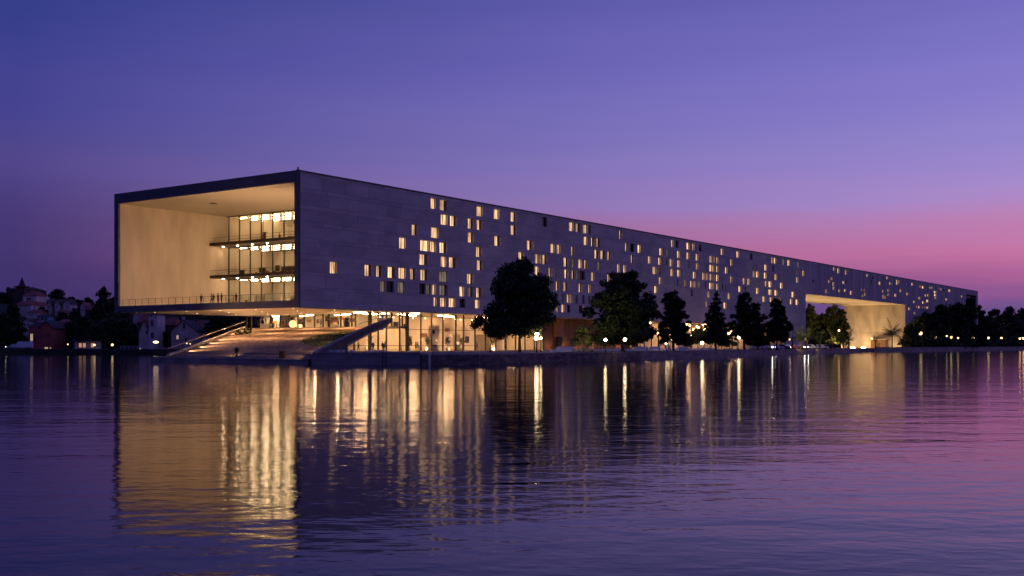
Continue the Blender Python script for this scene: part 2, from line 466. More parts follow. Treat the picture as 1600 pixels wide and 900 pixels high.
# water
wm = bpy.data.materials.new('river_water')
wm.use_nodes = True
t = wm.node_tree
b = t.nodes['Principled BSDF']
b.inputs['Base Color'].default_value = (.004, .006, .022, 1)
b.inputs['Roughness'].default_value = .07
b.inputs['IOR'].default_value = 1.20
g = t.nodes.new('ShaderNodeTexCoord')
hsum = None
for sca, amp, rot, st in ((.22, .034, .5, (2.6, 1, 1)), (.9, .017, 1.1, (2.2, 1, 1)), (2.6, .0085, .2, (1.6, 1, 1)), (.035, .07, .9, (2.5, 1, 1))):
    mp = t.nodes.new('ShaderNodeMapping')
    mp.vector_type = 'TEXTURE'
    mp.inputs['Rotation'].default_value = (0, 0, A + (rot - .6) * .45)
    mp.inputs['Scale'].default_value = st
    t.links.new(g.outputs['Object'], mp.inputs[0])
    n = t.nodes.new('ShaderNodeTexNoise')
    n.inputs['Scale'].default_value = sca
    n.inputs['Detail'].default_value = 2.5
    n.inputs['Distortion'].default_value = .4
    t.links.new(mp.outputs[0], n.inputs['Vector'])
    ml = t.nodes.new('ShaderNodeMath'); ml.operation = 'MULTIPLY'
    ml.inputs[1].default_value = amp * WAVE
    t.links.new(n.outputs['Fac'], ml.inputs[0])
    if hsum is None:
        hsum = ml.outputs[0]
    else:
        q = t.nodes.new('ShaderNodeMath'); q.operation = 'ADD'
        t.links.new(hsum, q.inputs[0]); t.links.new(ml.outputs[0], q.inputs[1])
        hsum = q.outputs[0]
bp = t.nodes.new('ShaderNodeBump')
bp.inputs['Distance'].default_value = 1.0
bp.inputs['Strength'].default_value = 1.0
t.links.new(hsum, bp.inputs['Height'])
t.links.new(bp.outputs[0], b.inputs['Normal'])
wb = MB()
wb.quad((-9000, -9000, 0), (9000, -9000, 0), (9000, 9000, 0), (-9000, 9000, 0))
o = wb.build('river_water', wm, kind='structure')


def flat(lst, z=0):
    return [(W(x, d).x, W(x, d).y) for x, d in lst]


# near bank: the shoreline from the tip left of the building to the right, then far behind
shore = [(262, 178), (300, 171), (480, 155), (489, 141), (600, 139), (660, 138), (745, 141), (800, 148), (860, 161), (930, 175),
         (1000, 192), (1100, 218), (1180, 264), (1240, 318), (1300, 362), (1343, 392)]
bank_poly = shore + [(1350, 412), (1366, 425), (1424, 446), (1500, 508), (1528, 540), (1600, 640), (1800, 820), (2600, 2600), (1600, 6000), (700, 6000), (300, 3000), (345, 900), (362, 420), (330, 300), (285, 215)]
MB().prism(flat(bank_poly), -1.5, G).build('riverbank_ground', M_ground, kind='structure')

# lower landing in front of the sloping plaza
low = [(236, 170), (370, 155.5), (482, 144.8), (488, 152), (484, 170), (300, 186), (246, 182)]
MB().prism(flat(low), -1.5, .68).build('waterside_landing', M_stone, kind='structure')

# lawn along the quay
lawn = [(868, 167), (930, 179), (1000, 196), (1100, 222), (1175, 266), (1168, 290), (1100, 250), (1000, 214), (900, 188)]
MB().prism(flat(lawn), G + .004, G + .06).build('lawn', M_grass, kind='structure')
# pale footpath behind the lawn
pth = [(740, 168), (868, 172), (900, 190), (1000, 217), (1100, 254), (1168, 296), (1160, 312), (1090, 268), (990, 232), (880, 203), (740, 186)]
MB().prism(flat(pth), G + .004, G + .03).build('footpath', mat('pale_path', (.42, .38, .33), (.33, .30, .26), (.5, .5, .5), .9), kind='structure')
# parking strip
pk = [(1165, 285), (1240, 330), (1340, 398), (1350, 418), (1250, 352), (1170, 308)]
MB().prism(flat(pk), G + .004, G + .03).build('car_park', mat('asphalt', (.06, .058, .055), (.045, .043, .04), (1, 1, 1), .9), kind='structure')


# quay walls: blocks laid in courses just in front of the bank
def quay(name, label, pts, z0, z1, blen, course, m, proud, indiv, cap=None, piece='stone_block'):
    th = thing(name, label, 'quay wall', W(*pts[0], 0))
    o0 = th.location.copy()
    st = MB()
    capb = MB()
    for (xa, da), (xb, db) in zip(pts, pts[1:]):
        p, q = W(xa, da), W(xb, db)
        u = (q - p); ln = u.length; u.normalize()
        nrm = Vector((u.y, -u.x, 0))
        nc = max(1, round((z1 - z0) / course))
        ch = (z1 - z0) / nc
        for c in range(nc):
            s = 0 if c % 2 == 0 else -blen * .5
            while s < ln - .05:
                w = blen * random.uniform(.8, 1.2)
                a, e = max(s, 0) + .02, min(s + w, ln) - .02
                s += w
                if e - a < .2:
                    continue
                out = proud + random.uniform(-.03, .03)
                c0 = p + u * a - nrm * .25 - o0; c1 = p + u * e - nrm * .25 - o0
                c2 = p + u * e + nrm * out - o0; c3 = p + u * a + nrm * out - o0
                mb = MB() if indiv else st
                mb.prism([(k.x, k.y) for k in (c3, c2, c1, c0)], z0 + c * ch + .012, z0 + (c + 1) * ch - .012)
                if indiv:
                    mb.build(piece, m, th)
        if cap:
            c0 = p - nrm * .5 - o0; c1 = q - nrm * .5 - o0; c2 = q + nrm * (proud + .08) - o0; c3 = p + nrm * (proud + .08) - o0
            capb.prism([(k.x, k.y) for k in (c3, c2, c1, c0)], z1, z1 + cap)
    if st.v:
        st.build('stone_courses', m, th, kind='stuff')
    if cap:
        capb.build('coping', M_stone, th)
    return th


quay('concrete_quay_wall', 'smooth concrete quay wall of long panels right of the sloping plaza', [(489, 141), (600, 139), (657, 138)], -.3, 1.5, 5.4, 1.8, M_stone, .3, True, .14, piece='concrete_panel')
quay('stone_quay_wall', 'rough dark stone quay wall in front of the glazed hall and lawn', [(658, 138), (745, 141), (800, 148), (860, 161), (930, 175), (1000, 192)], -.3, 1.3, 1.1, .4, M_rough, .25, False, .16)
quay('long_quay_wall', 'pale block quay wall below the lawn and car park', [(1000, 192), (1100, 218), (1180, 264), (1240, 318), (1300, 362), (1343, 392)], -.3, 1.3, 2.4, .55, M_stone, .25, False, .16)
quay('far_quay_wall', 'low quay wall under the dark trees on the right bank', [(1366, 425), (1424, 446), (1500, 508), (1528, 540), (1600, 640), (1800, 820)], -.3, 1.6, 6, .95, M_stone, .25, False, .3)
quay('landing_edge_wall', 'pale stone edge of the low landing at the waterline', [(236, 170), (370, 155.5), (482, 144.8)], -.3, .55, 3.2, .85, M_stone, .15, True, .14)
# ================================================================== THE LONG BUILDING
ZB, ZT = 8.9, 31.9
YG0, YG1, YEND = 237.6, 359.9, 498.6
ZG = 20.5
bld = thing('museum_building', 'very long pale stone box building with a lit open end raised over the riverbank', 'building')

# ---- windows (s = distance from the corner, width, bottom, top, kind)
WINS = []
for e in WINSTR.split(';'):
    p = e.split(',')
    WINS.append((float(p[0]), float(p[1]), float(p[2]), float(p[3]), p[4]))
ROWS_A = [(10.1, 11.9), (12.35, 14.35), (15.0, 17.05), (17.95, 20.0), (20.65, 22.7), (23.4, 25.45), (26.2, 28.25), (29.0, 31.1)]
ROWS_B = [(10.3, 12.0), (13.4, 15.2), (16.3, 18.15), (18.75, 20.55), (21.25, 23.15), (23.85, 25.75), (26.4, 28.25), (29.1, 31.0)]


def snap(rows, z0, z1):
    zc = (z0 + z1) / 2
    i = min(range(len(rows)), key=lambda k: abs((rows[k][0] + rows[k][1]) / 2 - zc))
    return i


unit = MB().box(0, 1, 0, 1, 0, 1).mesh('stone_panel', M_panel_unit)
PD = 0.5                                  # depth of the cladding
J = 0.014
panels = []                               # (s0,s1,z0,z1)
holes = []                                # (s0,s1,z0,z1,kind)


def band(s0, s1, z0, z1, wins, lo=2.8, hi=8.0):
    """solid panels of one course between windows"""
    cur = s0
    for a, e in sorted(wins) + [(s1, s1)]:
        if a - cur > .05:
            n = max(1, round((a - cur) / random.uniform(lo, hi)))
            br = [cur + (a - cur) * k / n for k in range(n + 1)]
            for k in range(1, n):
                br[k] += random.uniform(-.7, .7) * min(1, (a - cur) / n / 4)
            for p, q in zip(br, br[1:]):
                panels.append((p, q, z0, z1))
        cur = max(cur, e)


def rows_segment(s0, s1, rows):
    per = {i: [] for i in range(len(rows))}
    for w in WINS:
        if s0 <= w[0] < s1:
            i = snap(rows, w[2], w[3])
            a, e = w[0], min(w[0] + max(w[1], .8), s1 - .3)
            for (p, q, k) in per[i]:
                if a < q + .18 and e > p:
                    a = q + .18
            if e - a < .5:
                e = a + .6
            per[i].append((a, e, w[4]))
    zc = ZB
    for i, (z0, z1) in enumerate(rows):
        band(s0, s1, zc, z0, [])
        band(s0, s1, z0, z1, [(a, e) for a, e, k in per[i]])
        for a, e, k in per[i]:
            holes.append((a, e, z0, z1, k))
        zc = z1
    band(s0, s1, zc, ZT - .25, [])


rows_segment(0, 119.3, ROWS_A)
rows_segment(119.3, YG0 + .0, ROWS_B)
# far part: vertical strips cut round the windows
strips = []


def strip_segment(s0, s1, zb, zt, extra=()):
    ws = [(w[0], w[0] + w[1], max(w[2], zb + .3), min(max(w[3], w[2] + 1.1), zt - .3), w[4]) for w in WINS if s0 + .3 <= w[0] and w[0] + w[1] < s1 - .3]
    ok = []
    for w in ws:
        if not any(w[0] < q[1] + .15 and w[1] > q[0] - .15 and w[2] < q[3] + .15 and w[3] > q[2] - .15 for q in ok):
            ok.append(w)
    ws = ok
    cuts = {s0, s1}
    for w in ws:
        cuts |= {w[0], w[1]}
    for w in extra:
        cuts |= {w[0], w[1]}
    s = s0
    while s < s1:
        s += random.uniform(2.5, 6)
        if s < s1 - 1 and not any(w[0] - .6 < s < w[1] + .6 for w in list(ws) + list(extra)):
            cuts.add(s)
    cuts = sorted(cuts)
    for a, e in zip(cuts, cuts[1:]):
        if e - a < .01:
            continue
        m = (a + e) / 2
        z = zb
        for w in sorted([w for w in list(ws) + list(extra) if w[0] < m < w[1]], key=lambda w: w[2]):
            if w[2] > z + .02:
                strips.append((a, e, z, w[2]))
            z = w[3]
        strips.append((a, e, z, zt))
    for w in ws:
        holes.append(w)


END = (471.5, 495.5, 12.0, 29.3, 'open')
strip_segment(YG0, YG1, ZG, ZT - .25)
strip_segment(YG1, YEND, G, ZT - .25, [END])
panels.append((218, YG0, G, ZB))
PH = []
panels.sort(key=lambda p: p[0])
nI = 0
rest = MB()
for (a, e, z0, z1) in panels:
    pr = random.choice((0, 0, .01, .02))
    if nI < 285 and a < 122:
        inst('stone_panel', unit, bld, (-PD, a + J, z0 + J), (PD + pr, e - a - 2 * J, z1 - z0 - 2 * J))
        nI += 1
    else:
        rest.box(-PD, pr, a + J, e - J, z0 + J, z1 - J)
rest.build('stone_cladding', M_panel, bld, kind='stuff')
sb = MB()
for (a, e, z0, z1) in strips:
    sb.box(-PD, random.choice((0, .03, .05)), a + .012, e - .012, z0, z1)
sb.build('concrete_strips', M_far, bld, kind='stuff')

# ---- solid body behind the cladding
body = MB()
body.box(-1.0, -PD - .01, 0.35, 60, ZB + .02, ZT - .3)            # side wall of the loggia block
body.build('side_wall', M_lime, bld)
body = MB()
body.box(-27, -PD - .01, 60, YG0, ZB + .02, ZT - .3)
body.box(-27, -PD - .01, YG0, YG1, ZG + .3, ZT - .3)
body.box(-27, -PD - .01, YG1 + .6, 471, G, ZT - .3)
body.box(-27, -2.6, 471, YEND - .5, G, ZT - .3)
body.box(-2.6, -PD - .01, 471, YEND - .5, G, 12)
body.box(-2.6, -PD - .01, 471, YEND - .5, 29.3, ZT - .3)
body.box(-2.6, -PD - .01, 495.5, YEND - .5, 12, 29.3)
body.box(-27, -PD - .01, 218, YG0 - .6, G, ZB)
body.box(-50.7, -27, 60, 62, ZB + .02, ZT - .3)
body.build('inner_wall', M_slab, bld)
MB().box(-2.58, -2.4, 471.7, 495.3, 12.1, 29.2).build('recess_wall', M_far, bld)
MB().box(-27.3, .10, 60, YEND, ZT - .25, ZT).box(-50.9, .10, 0, 60, ZT - .25, ZT).build('roof_coping', M_frame, bld)

# ---- open end: frame of the box
MB().box(-50.8, 0.02, -.04, .34, ZT - 1.95, ZT - .26).build('edge_beam', M_frame, bld)
MB().box(-50.8, -.0, 0.35, 60, ZT - 1.9, ZT - .26).build('roof_slab', M_frame, bld) if False else None
MB().box(-49.5, -1.0, 0.34, 60, ZT - 1.95, ZT - .3).build('loggia_ceiling', M_ceil, bld)
MB().box(-50.8, -49.5, -.04, 60, ZB + 1.2, ZT - 1.95).build('west_wall', M_frame, bld)
MB().box(-1.05, 0.02, -.04, .34, ZB + 1.2, ZT - 1.95).build('corner_jamb', M_frame, bld)
MB().box(-50.8, 0.02, -.04, .34, ZB, ZB + 1.2).build('edge_beam', M_frame, bld)
MB().box(-50.8, -1.0, .34, 60, ZB + .2, ZB + 1.2).build('loggia_floor', M_slab, bld)
# inner face of the west wall: tall slabs of limestone, each a part
yy = 0.36
lw = MB().box(0, 1, 0, 1, 0, 1).mesh('limestone_slab', M_lime)
ys = [.36, 7.4, 14.6, 21.95, 26.9, 60]
zs = [ZB + 1.2, 17.1, 23.9, ZT - 1.95]
for a, e in zip(ys, ys[1:]):
    for z0, z1 in zip(zs, zs[1:]):
        inst('limestone_slab', lw, bld, (-49.5, a + .005, z0 + .005), (.06, e - a - .01, z1 - z0 - .01))
# soffit under the raised end
sf = MB()
sf.box(-50.6, -.2, .15, 60, ZB + .02, ZB + .19)
sf.box(-26.8, -.2, 60, 218, ZB + .02 - .03, ZB + .0)
sf.build('soffit', M_ceil, bld)
MB().box(-50.8, -50.6, 0, 60, ZB, ZB + .2).box(-.2, .0, .34, 218, ZB - .06, ZB - .002).build('drip_edge', M_frame, bld)

MB().lathe([(.25, 0), (.25, .15), (.12, .2), (.12, .55), (.02, .6)], 8).build('corner_beacon', M_dark, bld, loc=(-.5, .3, ZT))
# ---- balconies in the loggia, glass wall, rooms behind
YB, YW = 21.9, 26.6
for z in (17.1, 23.9):
    MB().box(-49.42, -1.0, YB + .1, YW + 14, z - .5, z).build('balcony_slab', M_slab, bld)
    MB().box(-49.42, -1.0, YB, YB + .1, z - .52, z + .06).build('slab_edge', M_mull, bld)
FL = [(ZB + 1.2, 16.55), (17.1, 23.35), (23.9, ZT - 1.95)]
mx_list = [-48.95 + 3.38 * k for k in range(15)]
mull = {}
for (z0, z1) in FL:
    mm = MB().box(-.07, .07, -.14, .14, 0, z1 - z0).mesh('mullion', M_mull)
    for X in mx_list:
        inst('mullion', mm, bld, (X, YW, z0))
    MB().box(-49.4, -1.0, YW - .08, YW + .08, z0, z0 + .12).box(-49.4, -1.0, YW - .08, YW + .08, z1 - .14, z1).box(-49.4, -1, YW - .05, YW + .05, z0 + 1.15, z0 + 1.2).build('transom', M_mull, bld)
    gm = MB()
    gm.quad((.07, 0, .12), (3.31, 0, .12), (3.31, 0, z1 - z0 - .14), (.07, 0, z1 - z0 - .14))
    gme = gm.mesh('glass_pane', M_glass)
    for X in mx_list[:-1]:
        inst('glass_pane', gme, bld, (X, YW, z0))
# room shell
MB().box(-49.4, -1.0, YW + 13, YW + 13.3, ZB + 1.2, ZT - 1.95).build('back_wall', M_room, bld)
pt = MB()
pt.box(-44, -43.7, YW + 5, YW + 13, FL[2][0], FL[2][1] - .4)
pt.box(-37.5, -33, YW + 6, YW + 6.3, FL[2][0], FL[2][0] + 3.6)
pt.box(-42, -30, YW + 7.5, YW + 7.8, FL[1][0], FL[1][0] + 3.0)
pt.box(-46, -38, YW + 4.5, YW + 4.8, FL[0][0], FL[0][0] + 3.2)
pt.box(-34, -31.5, YW + 3.4, YW + 3.7, FL[0][0], FL[0][0] + 2.6)
pt.build('partition_wall', M_room, bld)
# ceiling lights of the three floors
cl_me = MB().box(-1.2, 1.2, -.06, .06, -.06, 0).mesh('ceiling_light', E_ceil)
for k, (z0, z1) in enumerate(FL):
    for i in range(0, 11):
        for j in range(3):
            X = -47.3 + i * 3.38
            inst('ceiling_light', cl_me, bld, (X, YW + 2.4 + j * 3.1, z1 - .02 - (.2 if k == 2 else 0)))
# lamps under the balcony slabs by the west wall and along the jamb
for z in (16.5, 23.3):
    for X in (-48.0, -43.5, -39, -34.5):
        MB().lathe([(.02, -.05), (.16, -.05), (.16, 0), (.02, 0)], 10).build('downlight', emis('downlight_glow', (1, .66, .36), 170), bld, loc=(X, YW - 2.3, z + .04))
o = MB()
o.quad((-1.6, 1.2, ZB + 1.24), (-1.6, 20, ZB + 1.24), (-1.6, 20, ZB + 1.54), (-1.6, 1.2, ZB + 1.54))
MB().box(-1.58, -1.2, 1.2, 20, ZB + 1.21, ZB + 1.6).build('light_housing', M_dark, bld)
o.build('floor_wash_light', emis('wash_light_glow', (1, .58, .30), 560), bld)
MB().box(-25, -22, 3, 9, ZT - 1.99, ZT - 1.955).build('ceiling_hatch', M_dark, bld) if False else None
MB().box(-34.5, -33.4, 9.6, 10.6, ZT - 2.05, ZT - 1.955).build('smoke_detector', M_dark, bld)

# ---- railing at the open edge
rl_post = MB().box(-.03, .03, -.03, .03, 0, 1.25).mesh('railing_post', M_dark)
for i in range(25):
    inst('railing_post', rl_post, bld, (-49.2 + i * 2.0, .75, ZB + 1.2))
MB().box(-49.4, -1.2, .72, .78, ZB + 2.45, ZB + 2.5).box(-49.4, -1.2, .74, .76, ZB + 2.1, ZB + 2.12).box(-49.4, -1.2, .74, .76, ZB + 1.75, ZB + 1.77).build('handrail', M_dark, bld)
for (z0, z1) in FL[1:]:
    MB().box(-49.3, -1.2, YB + .08, YB + .12, z0 + 1.05, z0 + 1.1).build('handrail', M_mull, bld)

# ---- windows of the long facade
pane_cache = {}
frame_cache = {}


def window(a, e, z0, z1, kind, far):
    w, h = e - a, z1 - z0
    key = (round(w, 1), round(h, 1))
    if key not in frame_cache:
        f = MB()
        t_ = .05
        f.box(-.04, .03, 0, t_, 0, h).box(-.04, .03, w - t_, w, 0, h).box(-.04, .03, t_, w - t_, 0, t_).box(-.04, .03, t_, w - t_, h - t_, h)
        if w > 1.5:
            f.box(-.04, .03, w * .5 - .035, w * .5 + .035, t_, h - t_)
        elif w > 1.0:
            f.box(-.04, .03, w * .62 - .03, w * .62 + .03, t_, h - t_)
        frame_cache[key] = f.mesh('window', M_mull)
    fr = inst('window', frame_cache[key], bld, (-PD + .05, a, z0))
    mt = {'l': E_win, 's': E_dim, 'g': E_dim, 'd': M_dkglass}[kind]
    kk = (key, mt.name)
    if kk not in pane_cache:
        p = MB()
        p.quad((0, .02, .02), (0, w - .02, .02), (0, w - .02, h - .02), (0, .02, h - .02))
        pane_cache[kk] = p.mesh('pane', mt)
    inst('pane', pane_cache[kk], fr, (-.03, 0, 0))
    if kind in 'ls' and not far and w > 1.4:
        r = random.random()
        if r < .75:
            c = MB()
            c.box(-.02, -.008, w * random.uniform(.66, .8), w - .05, .05, h - .05)
            c.build('curtain', M_curt, fr)
        if kind == 's':
            MB().box(-.02, -.01, .05, w * .25, .05, h - .05).build('blind', M_dkglass, fr)


M_curt = mat('linen_curtain', (.45, .33, .22), (.30, .21, .14), (1, 14, .2), .9)
for (a, e, z0, z1, k) in holes:
    window(a, e, z0, z1, k, a > 120)

# ---- the gate through the building
MB().box(-27, .0, YG0 + .02, YG1 - .02, ZG - .12, ZG).build('gate_soffit', M_ceil, bld)
gate_m = MB().box(0, 1, 0, 1, 0, 1).mesh('concrete_slab', M_conc)
for i in range(6):
    for (z0, z1) in ((G, 8.2), (8.2, 14.6), (14.6, ZG - .13)):
        inst('concrete_slab', gate_m, bld, (-27 + i * 4.5 + .02, YG1 - .35 + .02 * (i % 2), z0 + .02), (4.46 if i < 5 else 4.38, .9, z1 - z0 - .04))
MB().box(-27, -.02, YG0 - .58, YG0 - .02, G, ZG - .02).build('gate_wall', M_conc, bld)
for i in range(5):
    MB().box(-.9, .9, -.12, .12, 0, .12).build('gate_uplight', emis('gate_uplight_glow', (1, .66, .33), 110), bld, loc=(-22 + i * 4.6, YG1 - 3.2, G + .15))
GC = (1, .62, .28)
for i in range(9):  # unseen ground spots added to light up the gate soffit
    spot((-20 + 13 * (i % 2), YG0 + 6 + i * 13.2, G + .25), (-12, YG0 + 8 + i * 13.2, ZG), 6800, 165, GC, .3)
for i in range(4):
    spot((-24 + i * 6.5, YG1 - 14, G + .3), (-24 + i * 6.5, YG1, 10), 2600, 150, GC, .3)
kiosk = thing('entrance_kiosk', 'brown tapered entrance hut against the lit gate wall', 'kiosk', (-10, YG1 - 4.8, G))
MB().prism([(-3.2, -1.2), (3.2, -1.2), (3.2, 2.2), (-3.2, 2.2)], 0, 3.6).build('wall', M_wood, kiosk)
MB().prism([(-4.0, -1.8), (4.0, -1.8), (4.0, 2.8), (-4.0, 2.8)], 3.6, 4.0).build('roof', M_slab, kiosk)
MB().box(-.6, .6, -1.26, -1.2, 0, 2.2).build('door', M_dark, kiosk)

# ================================================================== GROUND FLOOR under the box
hall = thing('glazed_hall', 'bright glazed ground floor hall under the raised stone box', 'hall')
GX = -4.0
ym = [13.4, 17.5, 21.7, 24.0, 26.3, 30.1, 32.3, 36.4, 39.7, 43.3, 47.5, 50.1] + [54 + 3.7 * k for k in range(8)]
for i, y in enumerate(ym):
    z1 = ZB - .1
    z0 = G
    if y < 21:
        z1 = 3.6 + (y - 13.4) * .1
    w = .26 if i in (2, 6) else .12
    MB().box(GX - w, GX + w, y - w, y + w, z0, z1).build('column', M_mull, hall)
for a, e in zip(ym, ym[1:]):
    z1 = ZB - .12 if a > 21 else 3.7
    p = MB()
    p.quad((GX, a + .2, G + .1), (GX, e - .2, G + .1), (GX, e - .2, z1), (GX, a + .2, z1))
    p.build('glass_pane', M_glass, hall)
MB().box(GX - .08, GX + .08, 22, 80, ZB - .75, ZB - .65).box(GX - .06, GX + .06, 32.5, 80, G + 4.2, G + 4.3).box(GX - .1, GX + .1, 13.4, 80, G, G + .1).build('transom', M_mull, hall)
MB().box(-18, -17.7, 41, 80, G, ZB).box(-18, -17.7, 8, 30, G, 2.9).box(-18, -17.7, 30, 41, G, 5.7).build('back_wall', M_room, hall)
MB().box(-18, GX, 79.6, 80, G, ZB - .05).box(-18, GX, 8, 8.3, G, 3.0).build('end_wall', M_room, hall)
MB().box(-18, GX + 3.6, 8, 80, G + .004, G + .05).build('hall_floor', mat('pale_terrazzo', (.5, .44, .36), (.42, .37, .3), (1, 1, 1), .5), hall)
MB().box(-17.6, -13, 60, 79, 5.0, 5.3).build('mezzanine_slab', M_ceil, hall)
pw = MB()
for y0, y1, X in ((36.5, 39.5, -9), (43.6, 47.2, -8), (50.5, 53.6, -9.5), (57, 62, -10), (65, 70, -8)):
    pw.box(X - .25, X, y0, y1, G + .05, G + 5.2)
pw.build('display_wall', M_room, hall)
for i in range(9):
    MB().box(-.25, .25, -1.5, 1.5, -.08, 0).build('ceiling_light', emis('hall_light_glow', (1, .56, .27), 105), hall, loc=(-9.5 - 3.5 * (i % 2), 25 + i * 6.3, ZB - .12))
for i in range(3):
    MB().box(-.2, .2, -1.2, 1.2, -.08, 0).build('ceiling_light', emis('hall_light_glow', (1, .56, .27), 105), hall, loc=(-8, 12 + i * 4.4, 3.0 + i * .4))
for i in range(16):
    MB().sphere((0, 0, 0), .11, 8, 5).build('spot_light', E_warm, hall, loc=(-6.2 + .6 * math.sin(i * 2.1), 27 + i * 3.2, ZB - .95))
# pictures and panels on the inner walls
for i, (y, z, w, h, m, X) in enumerate(((34.2, 6.7, 1.5, 1.0, M_dark, -8.6), (37.6, 6.4, 1.3, .9, M_dark, -8.97), (44.9, 5.3, 1.2, .7, M_dkglass, -7.97), (39.0, 3.4, 1.0, 1.9, M_orange, -8.95),
                                          (42.0, 4.6, 2.2, .9, M_orange, -8.0), (45.6, 2.5, .9, .4, M_dark, -7.97), (51.5, 5.8, 1.5, .8, M_orange, -9.45), (59, 3.8, 1.4, 1.4, M_dark, -9.95), (67, 4.0, 1.8, 1.2, M_orange, -7.95))):
    o = MB().box(-.02, .06, -w / 2, w / 2, -h / 2, h / 2).build('wall_picture', m, None, loc=(X, y, z))
    tag(o, ['dark framed picture high in the hall beside the thick column', 'dark picture high on the first display wall', 'small dark print on the bare white display wall',
            'tall orange panel low on the first display wall', 'wide orange panel between the first two display walls', 'small dark label plate low on the white display wall',
            'orange picture on the third display wall', 'square dark picture behind the big tree', 'orange picture on the last display wall by the tree'][i], 'picture')
cyl = MB().lathe([(.9, G + .05), (.9, 3.9), (1.05, 3.95), (1.05, 4.2), (.8, 4.3)], 20, (-8.5, 26.5)).build('round_kiosk', M_white, None)
tag(cyl, 'white round drum kiosk with dark rim standing inside the hall below the ramp', 'kiosk')

# front glass wall above the plaza
front = thing('upper_foyer', 'lit glass fronted foyer at the top of the sloping plaza', 'foyer')
ZF = 6.2
YF = 31.2
fm = [-48.6, -47.2, -44.2, -41.0, -38.2, -35.4, -32.9, -31.0, -28.0, -25.6, -23.9, -20.6, -17.6, -16.6, -13.0, -10.0, -7.0, -4.3]
for i, X in enumerate(fm):
    w = .22 if i in (1, 3, 10) else .1
    MB().box(X - w, X + w, YF - .15, YF + .15, ZF, ZB).build('column', M_mull, front)
for a, e in zip(fm[1:], fm[2:]):
    p = MB()
    p.quad((a + .15, YF, ZF + .05), (e - .15, YF, ZF + .05), (e - .15, YF, ZB - .05), (a + .15, YF, ZB - .05))
    p.build('glass_pane', M_glass, front)
MB().box(-49, -18.1, YF + 9, YF + 9.3, ZF, ZB).build('back_wall', M_room, front)
MB().box(-49, -18.1, YF - 1.5, YF + 9, ZF - .4, ZF).box(-18.1, -4.3, YF - 1.5, YF + 1.6, ZF - .4, ZF).build('foyer_floor', M_slab, front)
for i in range(8):
    MB().box(-1, 1, -.15, .15, -.06, 0).build('ceiling_light', emis('foyer_light_glow', (1, .60, .31), 85), front, loc=(-42.2 + i * 5.2, YF + 2.5 + (i % 2) * 3, ZB - .03))
pw = MB()
for x0, x1, yo, h in ((-46.5, -44.6, 3, 2.4), (-43.6, -41.4, 3, 2.4), (-36, -33.6, 2.2, 2.4), (-25.2, -22.5, 4, 1.6)):
    pw.box(x0, x1, YF + yo, YF + yo + .2, ZF, ZF + h)
pw.build('display_wall', M_room, front)
for i, (x, z, w, h, m) in enumerate(((-34.2, 7.5, 1.2, 1.1, M_dark), (-24, 7.6, 2.4, 1.3, M_wood), (-20.2, 7.2, 1.3, 1.9, M_dark))):
    o = MB().box(-w / 2, w / 2, -.05, .03, -h / 2, h / 2).build('wall_picture', m, None, loc=(x, YF + (2.13 if i == 0 else 1.4), z))
    tag(o, ['dark square picture beside the glowing orange lamp in the upper foyer', 'wide brown panel on the right half of the upper foyer', 'tall dark screen right of the brown foyer panel'][i], 'picture')
o = MB().sphere((0, 0, 0), .75, 16, 10).build('orange_lamp', emis('orange_lamp_glow', (1, .42, .13), 3.2), None, smooth=True, loc=(-32.3, YF - 2.0, 6.95))
tag(o, 'large glowing orange ball lamp at the top of the sloping plaza', 'lamp')
o = MB().box(-1.4, 1.4, -.4, .4, 0, .95).build('planter_box', M_white, None, loc=(-40.4, YF - 1.9, 6.15))
tag(o, 'white planter box left at the top of the sloping plaza', 'planter')

# timber volume under the overhang
tv = thing('timber_pavilion', 'brown timber clad pavilion under the overhang between hall and trees', 'pavilion')
MB().box(-18, -4.2, 80.4, 121, G, ZB - .08).build('wall', M_wood, tv)
bb = MB()
y = 80.5
while y < 120.8:
    w = random.uniform(.35, .6)
    bb.box(-4.2, -4.2 + random.uniform(.05, .09), y, min(y + w, 121) - .03, G + .05, ZB - .12)
    y += w
bb.build('cladding_boards', M_wood, tv, kind='stuff')
MB().box(-4.0, -2.9, 84.3, 87.0, 4.6, ZB - .1).build('lit_pier', M_orange, tv)
MB().box(-3.7, -3.2, 84.8, 86.5, G, 4.6).build('pier_base', M_dark, tv)
for y in (92, 99.5, 108):
    MB().box(-4.1, -4.02, y, y + 1.6, G, 4.2).build('door', M_dark, tv)
for i in range(6):
    MB().box(-.1, .1, -.5, .5, 0, .1).build('floor_uplight', emis('timber_uplight_glow', (1, .55, .25), 70), tv, loc=(-2.6, 82 + i * 6.6, G + .1))
# cafe front further along
cf = thing('cafe_front', 'warmly lit cafe front under the overhang behind the park trees', 'cafe')
MB().box(-12.3, -12, 121, 218, G, ZB - .1).build('back_wall', M_room, cf)
MB().box(-12, -1, 121, 218, G + .004, G + .05).build('cafe_floor', M_slab, cf)
for k in range(24):
    y = 122 + k * 4.1
    MB().box(-5.1, -4.9, y - .1, y + .1, G, ZB - .1).build('column', M_mull, cf)
for k in range(8):
    MB().box(-.3, .3, -1.2, 1.2, -.08, 0).build('ceiling_light', emis('cafe_light_glow', (1, .58, .28), 90), cf, loc=(-8, 126 + k * 12, ZB - .15))
bulb = MB().sphere((0, 0, 0), .28, 8, 5).mesh('string_bulb', E_globe_o)
strg = thing('string_lights', 'cluster of warm orange string lights under the overhang between the trees', 'string lights', (-1.2, 152, 7.6))
for i in range(14):
    inst('bulb', bulb, strg, (random.uniform(-1.2, .6), -8 + i * 1.25, random.uniform(-.7, .7)))
MB().tube((-.3, -9, .95), (-.3, 9, .95), .03, n=5).build('cable', M_dark, strg)

